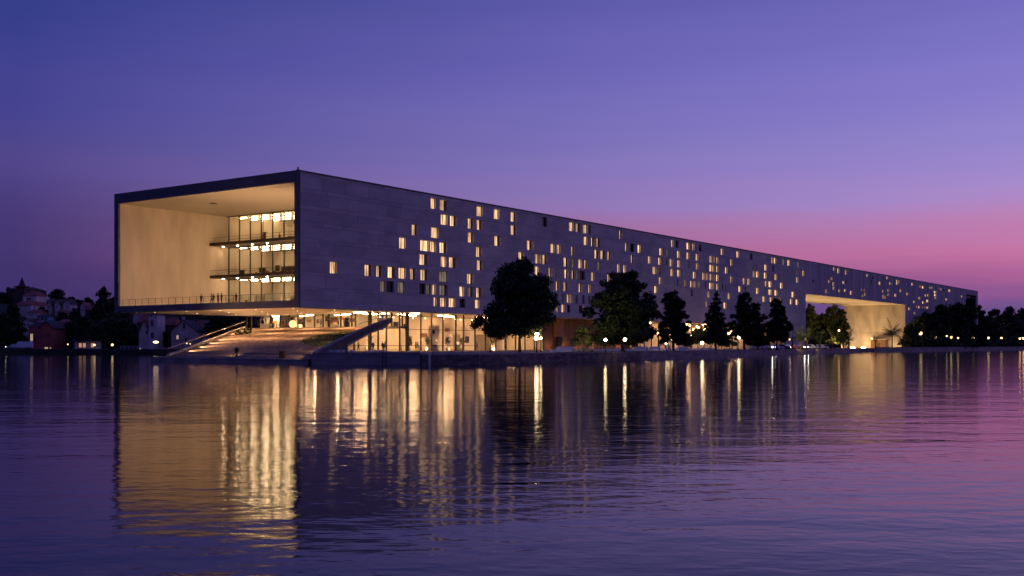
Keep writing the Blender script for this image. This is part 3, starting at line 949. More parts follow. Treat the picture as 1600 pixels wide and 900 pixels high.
# ================================================================== SLOPING PLAZA
plz = thing('sloping_plaza', 'broad brick paved stepped slope rising from the waterside landing to the foyer', 'steps')
PB = [(-4.1 - 1.5, -21.5), (27.0, -22.5)]
PT = [(-47.5, 30.0), (-9.5, 30.0)]
NS = 34


def edge(k, side):
    f = k / NS
    a, b_ = PB[side], PT[side]
    return (a[0] + (b_[0] - a[0]) * f, a[1] + (b_[1] - a[1]) * f)


ZP0 = .72
unitb = []
for k in range(NS):
    z = ZP0 + (k + 1) * (ZF - ZP0) / NS
    (lx0, ly0), (rx0, ry0) = edge(k, 0), edge(k, 1)
    (lx1, ly1), (rx1, ry1) = edge(k + 1, 0), edge(k + 1, 1)
    st = MB()
    # each step is laid in runs of pavers
    nrun = 9
    off = random.uniform(-.5, .5)
    for j in range(nrun):
        a = max(0, (j + off * .5) / nrun) if j else 0
        e = min(1, (j + 1 + off * .5) / nrun) if j < nrun - 1 else 1
        dz = random.uniform(-.012, .012)
        p = [(lx0 + (rx0 - lx0) * a + .02, ly0 + (ry0 - ly0) * a), (lx0 + (rx0 - lx0) * e - .02, ly0 + (ry0 - ly0) * e),
             (lx1 + (rx1 - lx1) * e - .02, ly1 + (ry1 - ly1) * e + .02), (lx1 + (rx1 - lx1) * a + .02, ly1 + (ry1 - ly1) * a + .02)]
        st.prism(p, max(z - .7, -.3), z + dz)
    st.build('step', M_pave, plz)
# grass patch on the right of the slope
gp = MB()
gk0, gk1 = 9, 27
for k in range(gk0, gk1):
    z = ZP0 + (k + 1) * (ZF - ZP0) / NS + .03
    f0 = .985
    wdt = .30 * math.sin(math.pi * (k - gk0 + 1.2) / (gk1 - gk0 + 1.5)) ** .6 * (.9 + .2 * random.random())
    (lx0, ly0), (rx0, ry0) = edge(k, 0), edge(k, 1)
    (lx1, ly1), (rx1, ry1) = edge(k + 1, 0), edge(k + 1, 1)
    a = f0 - wdt
    gp.prism([(lx0 + (rx0 - lx0) * a, ly0 + .02), (lx0 + (rx0 - lx0) * f0, ry0 + .02), (lx1 + (rx1 - lx1) * f0, ry1), (lx1 + (rx1 - lx1) * a, ly1)], z - .2, z + .02)
gp.build('grass_patch', M_grass, plz, kind='stuff')
tuft = MB()
for _ in range(5200):
    k = random.uniform(gk0, gk1 - .2)
    wdt = .30 * math.sin(math.pi * (k - gk0 + 1.2) / (gk1 - gk0 + 1.5)) ** .6
    f = .985 - wdt * random.random() * 1.04
    (lx, ly), (rx, ry) = edge(k, 0), edge(k, 1)
    z = ZP0 + (int(k) + 1) * (ZF - ZP0) / NS + .03
    x, y = lx + (rx - lx) * f, ly + (ry - ly) * f
    an = random.uniform(0, 6.28); h = random.uniform(.08, .32)
    dx, dy = math.cos(an) * .05, math.sin(an) * .05
    tuft.poly([(x - dx, y - dy, z), (x + dx, y + dy, z), (x + random.uniform(-.1, .1), y + random.uniform(-.1, .1), z + h)])
tuft.build('grass_tufts', M_leaf2, plz, kind='stuff')

# parapet beam on the right side, rising like a ramp
pb = thing('ramp_parapet', 'dark concrete parapet beam rising along the right side of the sloping plaza', 'parapet')
M_beam = mat('weathered_dark_concrete', (.14, .115, .10), (.08, .065, .058), (.4, .4, .4), .9, .02, detail=6)
B0, B1 = Vector((29.1, -25.4, 0)), Vector((-3.0, 26.2, 0))
u = (B1 - B0); LN = u.length; u.normalize()
nv = Vector((u.y, -u.x, 0))
if nv.dot(Vector((CX, CY, 0)) - B0) < 0:
    nv = -nv


def beam_sec(s0, s1, t0, t1, b0, b1, w0=0.0, w1=.45):
    q = [B0 + u * s0 + nv * w1, B0 + u * s1 + nv * w1, B0 + u * s1 + nv * w0, B0 + u * s0 + nv * w0]
    pts = [(p.x, p.y) for p in q]
    bz = [b0, b1, b1, b0]; tz = [t0, t1, t1, t0]
    a2 = sum(pts[i][0] * pts[(i + 1) % 4][1] - pts[(i + 1) % 4][0] * pts[i][1] for i in range(4))
    if a2 < 0:
        pts.reverse(); bz.reverse(); tz.reverse()
    return pts, bz, tz


M_beam = mat('weathered_dark_concrete', (.14, .115, .10), (.08, .065, .058), (.4, .4, .4), .9, .02, detail=6)
zt = lambda s: 1.55 + (7.75 - 1.55) * s / LN + .32 * math.sin(math.pi * max(0, min(1, s / LN)))
mb, mc = MB(), MB()
NB = 12
for k in range(NB):
    s0_, s1_ = LN * k / NB, LN * (k + 1) / NB
    th_ = lambda s: 1.25 - .35 * s / LN
    b0_ = zt(s0_) - th_(s0_) if s0_ > 17 else .9
    b1_ = zt(s1_) - th_(s1_) if s0_ > 17 else .9
    mb.prism(*beam_sec(s0_, s1_, zt(s0_), zt(s1_), b0_, b1_))
    mc.prism(*beam_sec(s0_, s1_, zt(s0_) + .07, zt(s1_) + .07, zt(s0_), zt(s1_), -.06, .52))
mb.build('parapet_beam', M_beam, pb)
mc.build('coping', M_stone, pb)
mb = MB()
mb.prism(*beam_sec(0, 16, zt(0) - .9, zt(16) - 1.6, -.1, -.1, -.5, 0))
mb.build('retaining_wall', M_beam, pb)
# stair flight beside the beam up to the upper level
sfm = thing('upper_stair', 'narrow stair flight climbing beside the parapet to the hall mezzanine', 'stairs')
for k in range(16):
    s = LN * .72 + k * .95
    z = zt(s) - 1.0
    mb = MB().prism(*beam_sec(s, s + .97, z, z, z - .5, z - .5, -2.6, 0))
    mb.build('step', M_slab, sfm)
hr = MB()
p0 = B0 + u * (LN * .72) - nv * 2.6; p1 = B0 + u * LN - nv * 2.6
hr.tube((p0.x, p0.y, zt(LN * .72) - .1), (p1.x, p1.y, zt(LN) - .1), .05)
hr.build('handrail', M_dark, sfm)

# left edge wall and handrail of the slope
lr = thing('slope_handrail', 'pale coping wall with steel handrail along the left edge of the sloping plaza', 'handrail')
P0, P1 = Vector((-5.9, -21.5, 0)), Vector((-48.0, 30.5, 0))
v = (P1 - P0); LL = v.length; v.normalize()
n2 = Vector((-v.y, v.x, 0))
if n2.dot(P0 - Vector((CX, CY, 0))) < 0 and False:
    n2 = -n2
zl = lambda s: 1.35 + s / LL * (7.0 - 1.35)


def lsec(s0, s1, t0, t1, b0, b1, w0, w1):
    q = [P0 + v * s0 + n2 * w0, P0 + v * s1 + n2 * w0, P0 + v * s1 + n2 * w1, P0 + v * s0 + n2 * w1]
    pts = [(p.x, p.y) for p in q]
    bz = [b0, b1, b1, b0]; tz = [t0, t1, t1, t0]
    a2 = sum(pts[i][0] * pts[(i + 1) % 4][1] - pts[(i + 1) % 4][0] * pts[i][1] for i in range(4))
    if a2 < 0:
        pts.reverse(); bz.reverse(); tz.reverse()
    return pts, bz, tz


MB().prism(*lsec(0, LL, zl(0) - .35, zl(LL) - .35, 0, ZF - 1.2, 0, .4)).build('wall', M_slab, lr)
MB().prism(*lsec(-.2, LL, zl(0) - .28, zl(LL) - .28, zl(0) - .35, zl(LL) - .35, -.06, .46)).build('coping', M_stone, lr)
hr = MB()
q0, q1 = P0 + n2 * .2, P1 + n2 * .2
hr.tube((q0.x, q0.y, zl(0) + .7), (q1.x, q1.y, zl(LL) + .7), .06)
a = W(232, 178); 
hr.tube((q0.x, q0.y, zl(0) + .7), (a.x, a.y, zl(0) + .55), .06)
hr.build('rail', M_stone, lr)
for k in range(15):
    s = k / 14 * LL
    p = P0 + v * s + n2 * .2
    MB().tube((p.x, p.y, zl(s) - .3), (p.x, p.y, zl(s) + .7), .04, n=6).build('post', M_dark, lr)
for k in range(5):
    p = q0.lerp(a, (k + 1) / 5)
    MB().tube((p.x, p.y, .6), (p.x, p.y, zl(0) + .58), .04, n=6).build('post', M_dark, lr)

# recessed downlights in the soffit, unseen fill spots added behind the copings
dl = MB().lathe([(.02, -.03), (.09, -.03), (.09, 0), (.02, 0)], 10).mesh('soffit_downlight', emis('soffit_downlight_glow', (1, .66, .36), 9))
for ix in range(5):
    for iy in range(3):
        X, Y_ = -43 + ix * 9.5, 3.5 + iy * 10
        inst('soffit_downlight', dl, bld, (X, Y_, ZB + .02))
        spot((X, Y_, ZB - .1), (X, Y_ - (1.5 if iy == 0 else 0), 0), 4600, 142)
for k in range(7):
    s = 4 + k * 7.6
    p = B0 + u * s - nv * .5
    if k < 4:
        spot((p.x, p.y, zt(s) - .1), (p.x - 12, p.y - 1, zt(s) - 6.5), 1700, 105)
    p = P0 + v * (s + 4) + n2 * (-.5)
    spot((p.x, p.y, zl(s + 4) - .3), (p.x + 8, p.y + 10, 14), 900, 150)
    if k < 4:
        spot((p.x, p.y, zl(s + 4) + 1.0), (p.x + 6, p.y + 9, zl(s + 4) - 4), 260 + 200 * k, 120, (1, .62, .33), .5)
for k in range(7):  # floor spots added without fixtures to brighten the soffit from below
    spot((-46 + k * 6.4, YF - 1.1, ZF + .15), (-46 + k * 6.4, YF - 12, 12), 520, 150)
for k in range(6):
    spot((-1.0, 34 + k * 8, G + .3), (-1.5, 34 + k * 8, 9), 500, 150)

for k in range(8):  # spots added near the hall floor to brighten its back walls
    spot((-5.6, 16 + k * 8, G + .4 if k else G + .3), (-18, 16 + k * 8, 4.5), 1150, 150, (1, .55, .27), .3)
for k in range(8):
    spot((-46 + k * 5.6, YF + .7, ZF + .3), (-46 + k * 5.6, YF + 9, ZF + 1.5), 500, 150, (1, .66, .38), .3)
spot(tuple(W(369, 160.5, 1.9)), tuple(W(320, 171, .7)), 600, 95)  # pair of spots added at the bollard to brighten the landing
spot(tuple(W(371, 160, 1.9)), tuple(W(420, 158, .7)), 600, 95)
# ================================================================== TREES


def leafmesh(name, m, clumps, n, size, seed, flat_=0.0):
    """clumps: list of (x,y,z,rx,rz) ; n leaf quads spread through them"""
    r = np.random.default_rng(seed)
    cl = np.array([c[:5] for c in clumps], float)
    wgt = (cl[:, 3] ** 2 * cl[:, 4]); wgt = wgt ** .8; wgt /= wgt.sum()
    idx = r.choice(len(cl), n, p=wgt)
    c = cl[idx]
    v = r.normal(size=(n, 3)); v /= np.linalg.norm(v, axis=1)[:, None]
    rad = (r.uniform(.35, 1.0, n) + .35 * r.random(n) ** 5)[:, None]
    p = c[:, :3] + v * rad * np.stack([c[:, 3], c[:, 3], c[:, 4]], 1)
    a = r.normal(size=(n, 3)); a[:, 2] *= (1 - flat_)
    a /= np.linalg.norm(a, axis=1)[:, None]
    b_ = r.normal(size=(n, 3)); b_[:, 2] *= (1 - flat_)
    b_ -= (b_ * a).sum(1)[:, None] * a
    b_ /= np.linalg.norm(b_, axis=1)[:, None]
    s = (size * r.uniform(.6, 1.35, n))[:, None]
    a = a * s; b_ = b_ * s * .62
    V = np.stack([p - a, p + b_ * .9 - a * .1, p + a, p - b_ * .9 + a * .15], 1).reshape(-1, 3)
    me = bpy.data.meshes.new(name)
    me.vertices.add(4 * n)
    me.vertices.foreach_set('co', V.astype(np.float32).ravel())
    me.loops.add(4 * n)
    me.loops.foreach_set('vertex_index', np.arange(4 * n, dtype=np.int32))
    me.polygons.add(n)
    me.polygons.foreach_set('loop_start', np.arange(0, 4 * n, 4, dtype=np.int32))
    me.polygons.foreach_set('loop_total', np.full(n, 4, np.int32))
    me.materials.append(m)
    me.update()
    me.validate()
    return me


def crown(kind, H, R, seed):
    """clump list of a crown H high above its base with radius R (base at z=0)"""
    r = random.Random(seed)
    out = []
    if kind in ('broad', 'maple', 'mass'):
        for _ in range(16):
            f = r.uniform(.12, .72); a = r.uniform(0, 6.283); q = R * r.uniform(.05, .48) * (1.15 - f)
            out.append((q * math.cos(a), q * math.sin(a), H * f, R * .30 * (1.2 - .5 * f), R * .30 * (1.2 - .5 * f)))
    if kind == 'conifer':
        for i in range(7):
            out.append((0, 0, H * (.05 + .11 * i), R * (.5 - .055 * i), H * .09))
    if kind == 'broad':
        for _ in range(95):
            f = r.uniform(.03, .97)
            prof = (math.sin(math.pi * min(1, f * .93 + .10)) ** .62)
            a = r.uniform(0, 6.283)
            rr_ = R * prof * math.sqrt(r.uniform(.05, 1)) * .86
            s = R * r.uniform(.15, .29)
            out.append((rr_ * math.cos(a), rr_ * math.sin(a), H * f, s, s * .78))
    elif kind == 'maple':
        for _ in range(95):
            f = r.uniform(.02, .97)
            prof = (1 - f) ** .5 * (.7 + .6 * min(1, f * 3.0)) / 1.12
            a = r.uniform(0, 6.283)
            rr_ = R * prof * math.sqrt(r.uniform(.1, 1)) * 1.0
            s = R * r.uniform(.14, .24) * (1.1 - .45 * f)
            out.append((rr_ * math.cos(a), rr_ * math.sin(a), H * f, s, s * .8))
    elif kind == 'conifer':
        nl = 13
        for i in range(nl):
            f = i / nl
            lr_ = R * (1 - f) ** .7 * (.8 + .35 * r.random())
            for k in range(max(3, int(13 * (1 - f) + 3))):
                a = r.uniform(0, 6.283)
                q = lr_ * r.uniform(.35, 1)
                s = R * r.uniform(.17, .29) * (1.1 - .5 * f)
                out.append((q * math.cos(a), q * math.sin(a), H * (f + r.uniform(-.02, .03)) - q * .12, s, s * .62))
        out.append((0, 0, H * .96, R * .09, H * .07))
    elif kind == 'bush':
        for _ in range(26):
            a = r.uniform(0, 6.283); q = R * math.sqrt(r.random()) * .8
            f = r.uniform(.1, .85)
            s = R * r.uniform(.18, .32)
            out.append((q * math.cos(a), q * math.sin(a), H * f, s, s * .8))
    elif kind == 'mass':
        for _ in range(60):
            a = r.uniform(0, 6.283); f = r.uniform(.02, .95)
            prof = max(.25, math.sqrt(max(0, 1 - (f * 1.02) ** 2.4)))
            q = R * prof * math.sqrt(r.uniform(.1, 1)) * .9
            s = R * r.uniform(.2, .36)
            out.append((q * math.cos(a), q * math.sin(a), H * f, s, s * .75))
    return out


def tree(name, label, cat, x, d, z, ytop, width_px, kind, seed, leaves, size, trunk_frac=.22, m=None, group=None, lean=0, me=None, bare=False):
    """ytop/width: extent seen in the photograph at that distance"""
    px = FOC / d
    H = ZY(ytop, d) - z
    R = width_px / 2 / px
    th = thing(name, label, cat, W(x, d, z), random.uniform(0, 6.28), group)
    hb = H * trunk_frac
    cl = crown(kind, H - hb, R, seed)
    m = m or M_leaf
    lm = leafmesh('crown', m, [(c[0], c[1], c[2] + hb, c[3], c[4]) for c in cl], leaves, size, seed)
    o = bpy.data.objects.new('crown', lm); C.objects.link(o); o.parent = th
    tr = MB()
    r0 = max(.12, H * .018)
    top = H * (.88 if kind == 'conifer' else .6)
    q = Vector((0, 0, -.15))
    rnd = random.Random(seed + 5)
    rad = r0 * 1.25
    for i in range(5):
        n_ = Vector((rnd.uniform(-.02, .02) * H + lean * .05, rnd.uniform(-.02, .02) * H, top * (i + 1) / 5))
        r2 = r0 * (1 - .17 * (i + 1))
        tr.tube(q, n_, rad, r2, 8, caps=False)
        q, rad = n_, r2
    big = sorted(cl, key=lambda c: -c[3])[:12 if kind != 'conifer' else 6]
    for c in big:
        z0 = hb * rnd.uniform(.8, 1.1) + (c[2]) * .35
        tr.tube((0, 0, min(z0, top * .9)), (c[0] * .9, c[1] * .9, c[2] + hb), r0 * .38, r0 * .07, 5, caps=False)
    tr.build('trunk', M_bark, th)
    return th


# the big park trees
tree('broadleaf_tree', 'big round crowned dark tree on the quay in front of the glazed hall', 'tree', 812, 176, G, 409, 122, 'broad', 11, 24000, .30, .20)
tree('broadleaf_tree', 'small low tree leaning left of the big round quay tree', 'tree', 766, 178, G, 484, 66, 'bush', 12, 2600, .22, .30)
tree('maple_tree', 'broad pyramid shaped dark tree second from the left in the park', 'tree', 973, 196, G, 419, 122, 'maple', 21, 26000, .32, .12)
tree('maple_tree', 'dark tree with a stepped outline tight to the right of the broad pyramid tree', 'tree', 1052, 214, G, 453, 60, 'maple', 22, 14000, .26, .13, M_needle)
tree('conifer_tree', 'slim dark conifer standing alone in front of the facade between two wider trees', 'tree', 1119, 252, G, 456, 42, 'conifer', 23, 9000, .28, .17, M_needle)
tree('pine_tree', 'wide dark cone shaped tree, left one of the pair before the gate', 'tree', 1163, 262, G, 455, 54, 'maple', 24, 13000, .28, .15, M_needle)
tree('conifer_tree', 'small dark conifer squeezed between the two wide cone shaped trees', 'tree', 1184, 285, G, 472, 34, 'conifer', 34, 4500, .30, .14, M_needle)
tree('pine_tree', 'wide dark cone shaped tree, right one of the pair before the gate', 'tree', 1214, 280, G, 466, 48, 'maple', 25, 12000, .28, .15, M_needle)
# understorey by the pavilion
for i, (x, d, yt, w, mm) in enumerate(((912, 190, 508, 34, M_leaf2), (940, 205, 498, 40, M_leaf2), (1000, 222, 505, 40, M_leaf), (1072, 258, 520, 34, M_leaf2), (1090, 275, 512, 40, M_leaf2), (1140, 300, 522, 26, M_leaf), (1130, 290, 528, 20, M_leaf2))):
    tree('small_tree', ['pale leaved young tree nearest the timber pavilion', 'pale leafy tree left under the broad pyramid tree', 'dark small tree right under the broad pyramid tree', 'olive leaved small tree behind the first globe lamps',
                        'olive leaved small tree under the string lights', 'dark low tree behind the slim conifer', 'tiny olive tree at the foot of the slim conifer'][i], 'tree', x, d, G, yt, w, 'bush', 40 + i, 2600, .22, .25, mm)
# trees seen through the gate
for i, (x, d, yt, w) in enumerate(((1266, 452, 474, 26), (1284, 470, 490, 30), (1300, 462, 477, 34), (1316, 480, 484, 24))):
    tree('broadleaf_tree', ['dark tree at the left edge of the gate opening', 'lower dark tree in the dip seen through the gate', 'tallest dark tree seen through the gate', 'dark tree against the gate wall corner'][i],
         'tree', x, d, G, yt, w, 'mass', 60 + i, 4200, .5, .1)


for i, (x, d, yt, w) in enumerate(((1262, 560, 486, 40), (1290, 580, 492, 44), (1315, 560, 484, 40), (1278, 540, 505, 50), (1305, 540, 500, 50))):
    tree('broadleaf_tree', ['far tree behind the left gate tree', 'far low tree under the sky gap in the gate', 'far tree behind the gate wall corner', 'low bushy tree at the foot of the gate view, left', 'low bushy tree at the foot of the gate view, right'][i],
         'tree', x, d, G, yt, w, 'mass', 260 + i, 3500, .7, .04)


def palm(label, x, d, ytop, width_px, seed, fronds=22, trunk=.45, m=None, trunks=1):
    px = FOC / d
    H = ZY(ytop, d) - G
    R = width_px / 2 / px
    th = thing('palm_tree', label, 'palm', W(x, d, G))
    rnd = random.Random(seed)
    base = H * trunk
    for tk in range(trunks):
        bx, by = (rnd.uniform(-.6, .6) * R, rnd.uniform(-.5, .5) * R) if trunks > 1 else (0, 0)
        bh = base * rnd.uniform(.8, 1.05)
        MB().tube((bx * .6, by * .6, 0), (bx, by, bh), .26, .18, 8).build('trunk', M_bark, th)
        for f in range(fronds):
            fb = MB()
            a = f * 2.4 + rnd.uniform(-.2, .2)
            up = rnd.uniform(.15, 1.35)
            Lf = R * rnd.uniform(.85, 1.2) / max(.5, math.cos(up) + .25) * .8
            Lf = min(Lf, (H - bh) * 1.2 + .4)
            p = Vector((bx, by, bh))
            dr = Vector((math.cos(a) * math.cos(up), math.sin(a) * math.cos(up), math.sin(up)))
            seg = 7
            for k in range(seg):
                q = p + dr * (Lf / seg)
                fb.tube(p, q, .03, .02, 3, caps=False)
                side = dr.cross(Vector((0, 0, 1)))
                if side.length < .1:
                    side = Vector((1, 0, 0))
                side.normalize()
                wl = R * .30 * math.sin(math.pi * (k + .8) / (seg + .6))
                for sg in (-1, 1):
                    for t_ in (0, .5):
                        pp = p.lerp(q, t_)
                        tip = pp + side * sg * wl + dr * wl * .5 + Vector((0, 0, -wl * .35))
                        fb.poly([pp, pp + dr * (Lf / seg * .32), tip])
                p = q
                dr = (dr + Vector((0, 0, -.17))).normalized()
            fb.build('frond', m or M_leaf, th)
    return th


palm('large dark palm with raised fronds in front of the lit gate wall', 1394, 395, 486, 40, 71, 30, .42)
palm('small palm with drooping fronds at the left corner of the lit gate wall', 1326, 380, 503, 30, 72, 16, .4)
palm('bushy low palm at the right foot of the lit gate wall', 1410, 400, 508, 26, 73, 18, .25)
palm('short palm right of the entrance hut', 1368, 392, 512, 18, 74, 14, .35)
palm('cluster of green feathery palms lit from below left of the gate', 1254, 325, 500, 34, 75, 16, .4, M_leaf2, 3)
palm('pale green palm lit from below next to the palm cluster', 1281, 345, 516, 20, 76, 14, .45, M_leaf2)
palm('slender palm between the car park and the right conifer', 1238, 318, 512, 18, 77, 12, .4, M_leaf2)

# right bank woodland: each tree its own
rt = [(1424, 462, 508, 26), (1438, 474, 496, 34), (1452, 486, 488, 38), (1470, 504, 477, 44), (1492, 526, 474, 40), (1513, 550, 466, 36), (1530, 627, 477, 34), (1552, 651, 484, 40),
      (1575, 677, 480, 44), (1600, 704, 481, 44), (1630, 737, 480, 50), (1665, 776, 484, 50), (1460, 494, 503, 40), (1500, 535, 498, 46), (1545, 644, 500, 46), (1590, 693, 502, 46)]
RL = ['lowest dark tree at the left end of the right bank wood, beside the gate', 'second dark tree from the left end of the right bank wood', 'dark tree rising toward the building end, left shoulder of the wood', 'round dark tree under the far facade windows',
      'tall dark tree left of the highest crown on the right bank', 'highest dark crown on the right bank, before the far end of the building', 'dark tree just right of the far end of the building', 'lower rounded dark tree right of the building end',
      'wide dark tree second from the right edge on the bank', 'dark tree cut by the right edge of the picture', 'dark tree just beyond the right edge of the bank', 'farthest dark tree beyond the right edge',
      'low front tree above the first bank lamps', 'wide low front tree above the middle bank lamps', 'low front tree above the bluish parked car', 'low front tree above the last pair of orange lamps']
for i, (x, d, yt, w) in enumerate(rt):
    tree('broadleaf_tree', RL[i], 'tree', x, d, G, yt, w, 'mass', 80 + i, 4600, .75, .10)
hedge = MB()
tree('hedge', 'low dark hedge filling the foot of the right bank wood', 'hedge', 1520, 528, G, 528, 20, 'bush', 99, 1200, .5, .02)
hp = []
rh = random.Random(5)
for k in range(90):
    xx = rh.uniform(1424, 1660)
    dd = float(np.interp(xx, [1424, 1500, 1528, 1600, 1700], [452, 515, 550, 655, 760])) + rh.uniform(0, 14)
    p = W(xx, dd, G + rh.uniform(.8, 4))
    hp.append((p.x, p.y, p.z, rh.uniform(3, 6), rh.uniform(1.6, 3)))
o = bpy.data.objects.new('undergrowth', leafmesh('undergrowth', M_leaf, hp, 12000, .8, 9)); C.objects.link(o); o['kind'] = 'stuff'

# ================================================================== LEFT BANK: hill, houses, trees


def hill(x, d):
    """ground height on the left bank at picture column x, distance d"""
    pk = np.interp(x, [-300, 0, 40, 75, 110, 140, 180, 230, 300, 400, 520], [20, 19, 16.5, 14, 13, 13, 14, 15.5, 16.5, 15.5, 6])
    t_ = min(1, max(0, (d - 342) / 100))
    t_ = t_ * t_ * (3 - 2 * t_)
    return 1.5 + pk * t_ + math.sin(x * .05 + d * .03) * .5 * t_


xs = [-420 + 14 * i for i in range(68)]
ds = [303, 303.5, 315, 330, 342] + [350 + 9 * i for i in range(13)] + [490, 560, 700, 1000]
vs = []
fs = []
for d in ds:
    for x in xs:
        z = -1.0 if d == 303 else hill(x, d)
        if x > 512:
            z = min(z, -1)
        vs.append(tuple(W(x, d + (8 * math.sin(x * .021) if d < 330 else 0), z)))
nx = len(xs)
for j in range(len(ds) - 1):
    for i in range(nx - 1):
        fs.append((j * nx + i, j * nx + i + 1, (j + 1) * nx + i + 1, (j + 1) * nx + i))
me = bpy.data.meshes.new('left_hillside'); me.from_pydata(vs, [], fs); me.materials.append(M_earth); me.update()
o = bpy.data.objects.new('left_hillside', me); C.objects.link(o); o['kind'] = 'structure'
# shore road strip on the left
rp = [(x, 306 + 8 * math.sin(x * .021)) for x in range(-200, 400, 40)]
rd = MB()
for (xa, da), (xb, db) in zip(rp, rp[1:]):
    a, b_, c_, d_ = W(xa, da), W(xb, db), W(xb, db + 9), W(xa, da + 9)
    rd.prism([(a.x, a.y), (b_.x, b_.y), (c_.x, c_.y), (d_.x, d_.y)], 1.3, 1.56)
rd.build('shore_road', mat('shore_paving', (.16, .15, .15), (.11, .10, .10), (.3, .3, .3), .9), kind='structure')

hp = []
for k in range(260):
    xx = rh.uniform(-60, 420); dd = rh.uniform(350, 400) if k % 3 == 0 else rh.uniform(438, 500)
    if xx > 200: dd = rh.uniform(372, 470)
    p = W(xx, dd, hill(xx, dd) + rh.uniform(-.3, 1.2))
    hp.append((p.x, p.y, p.z, rh.uniform(2.5, 6), rh.uniform(1, 2.2)))
o = bpy.data.objects.new('hillside_scrub', leafmesh('hillside_scrub', M_leaf, hp, 26000, .55, 19)); C.objects.link(o); o['kind'] = 'stuff'
W_white = mat('whitewashed_wall', (.78, .64, .57), (.55, .45, .40), (.4, .4, .3), .9, detail=6)
W_pink = mat('pinkish_render', (.70, .50, .44), (.50, .36, .32), (.3, .3, .3), .9, detail=6)
W_red = mat('red_painted_wall', (.52, .13, .10), (.38, .09, .07), (.3, .3, .3), .9, detail=6)
W_dred = mat('dark_red_masonry', (.14, .07, .06), (.09, .05, .045), (.4, .4, .4), .9, detail=6)
R_tile = mat('red_roof_tile', (.34, .11, .08), (.20, .07, .055), (.3, .3, .3), .9, .03, detail=6)
R_slate = mat('dark_roof', (.07, .05, .055), (.045, .035, .04), (.5, .5, .5), .8)


def house(name, label, d, x0, x1, ye, yr, yb, wall, roof, gable=True, wins=(), depth=9, chim=0, lit=(), cat='house', hip=0.0):
    """front wall seen between columns x0..x1; eave, ridge and base rows. gable: gable end faces the water"""
    px = FOC / d
    w = (x1 - x0) / px
    zb = ZY(yb, d)
    he, hr = ZY(ye, d) - zb, ZY(yr, d) - zb
    th = thing(name, label, cat, W((x0 + x1) / 2, d, zb), A)          # local x = across the view, local y = away
    w2 = w / 2
    wl = MB()
    if gable:
        fr_ = [(-w2, 0), (w2, 0), (w2, he), (0, hr), (-w2, he)]
        n = len(wl.v)
        for yy_ in (0, depth):
            wl.v += [(p[0], yy_, p[1] if p[1] > 0 else -4) for p in fr_]
        wl.f.append((n, n + 1, n + 2, n + 3, n + 4)); wl.f.append((n + 9, n + 8, n + 7, n + 6, n + 5))
        wl.f += [(n + 1, n + 6, n + 7, n + 2), (n, n + 4, n + 9, n + 5)]
    else:
        wl.box(-w2, w2, 0, depth, -4, he)
    wl.build('wall', wall, th)
    r_ = MB()
    ov = .35
    t_ = .22
    if gable:
        for sg in (-1, 1):
            ex = sg * (w2 + ov)
            sl = (hr - he) / w2
            ez = he - ov * sl
            pts = [(0, hr + .03), (ex, ez + .03), (ex, ez + t_ + .03), (0, hr + t_ + .03)]
            n = len(r_.v)
            for yy_ in (-.3, depth + .3):
                r_.v += [(p[0], yy_, p[1]) for p in pts]
            r_.f += [(n, n + 1, n + 2, n + 3), (n + 7, n + 6, n + 5, n + 4), (n, n + 4, n + 5, n + 1), (n + 1, n + 5, n + 6, n + 2), (n + 2, n + 6, n + 7, n + 3)]
    else:
        hx = w2 * hip
        n = len(r_.v)
        r_.v += [(-w2 - ov, -ov, he), (w2 + ov, -ov, he), (w2 + ov, depth + ov, he), (-w2 - ov, depth + ov, he), (-w2 + hx, depth / 2, hr), (w2 - hx, depth / 2, hr)]
        r_.f += [(n, n + 1, n + 5, n + 4), (n + 1, n + 2, n + 5), (n + 2, n + 3, n + 4, n + 5), (n + 3, n, n + 4), (n + 3, n + 2, n + 1, n)]
    rf = r_.build('roof', roof, th)
    for k in range(chim):
        MB().box(-.4 + k * w * .3 - w * .2, .4 + k * w * .3 - w * .2, depth * .4, depth * .4 + .8, hr - 1.2, hr + 1.3).build('chimney', wall, rf)
    for (wx, wy, ww, wh) in wins:
        wo_ = ((wx - (x0 + x1) / 2) / px, ZY(wy, d) - zb, ww / px, wh / px)
        f = MB()
        X0, X1, Z0, Z1 = wo_[0] - wo_[2] / 2, wo_[0] + wo_[2] / 2, wo_[1] - wo_[3] / 2, wo_[1] + wo_[3] / 2
        f.box(X0 - .08, X0, -.08, -.005, Z0 - .08, Z1 + .08).box(X1, X1 + .08, -.08, -.005, Z0 - .08, Z1 + .08).box(X0, X1, -.08, -.005, Z0 - .08, Z0).box(X0, X1, -.08, -.005, Z1, Z1 + .08)
        f.box((X0 + X1) / 2 - .03, (X0 + X1) / 2 + .03, -.07, -.03, Z0, Z1)
        fo = f.build('window', wall, th)
        MB().box(X0, X1, -.03, -.01, Z0, Z1).build('pane', E_lit_house if (wx, wy) in lit else M_dkglass, fo)
    return th


E_lit_house = emis('lit_house_window', (1, .7, .5), .45, .3)

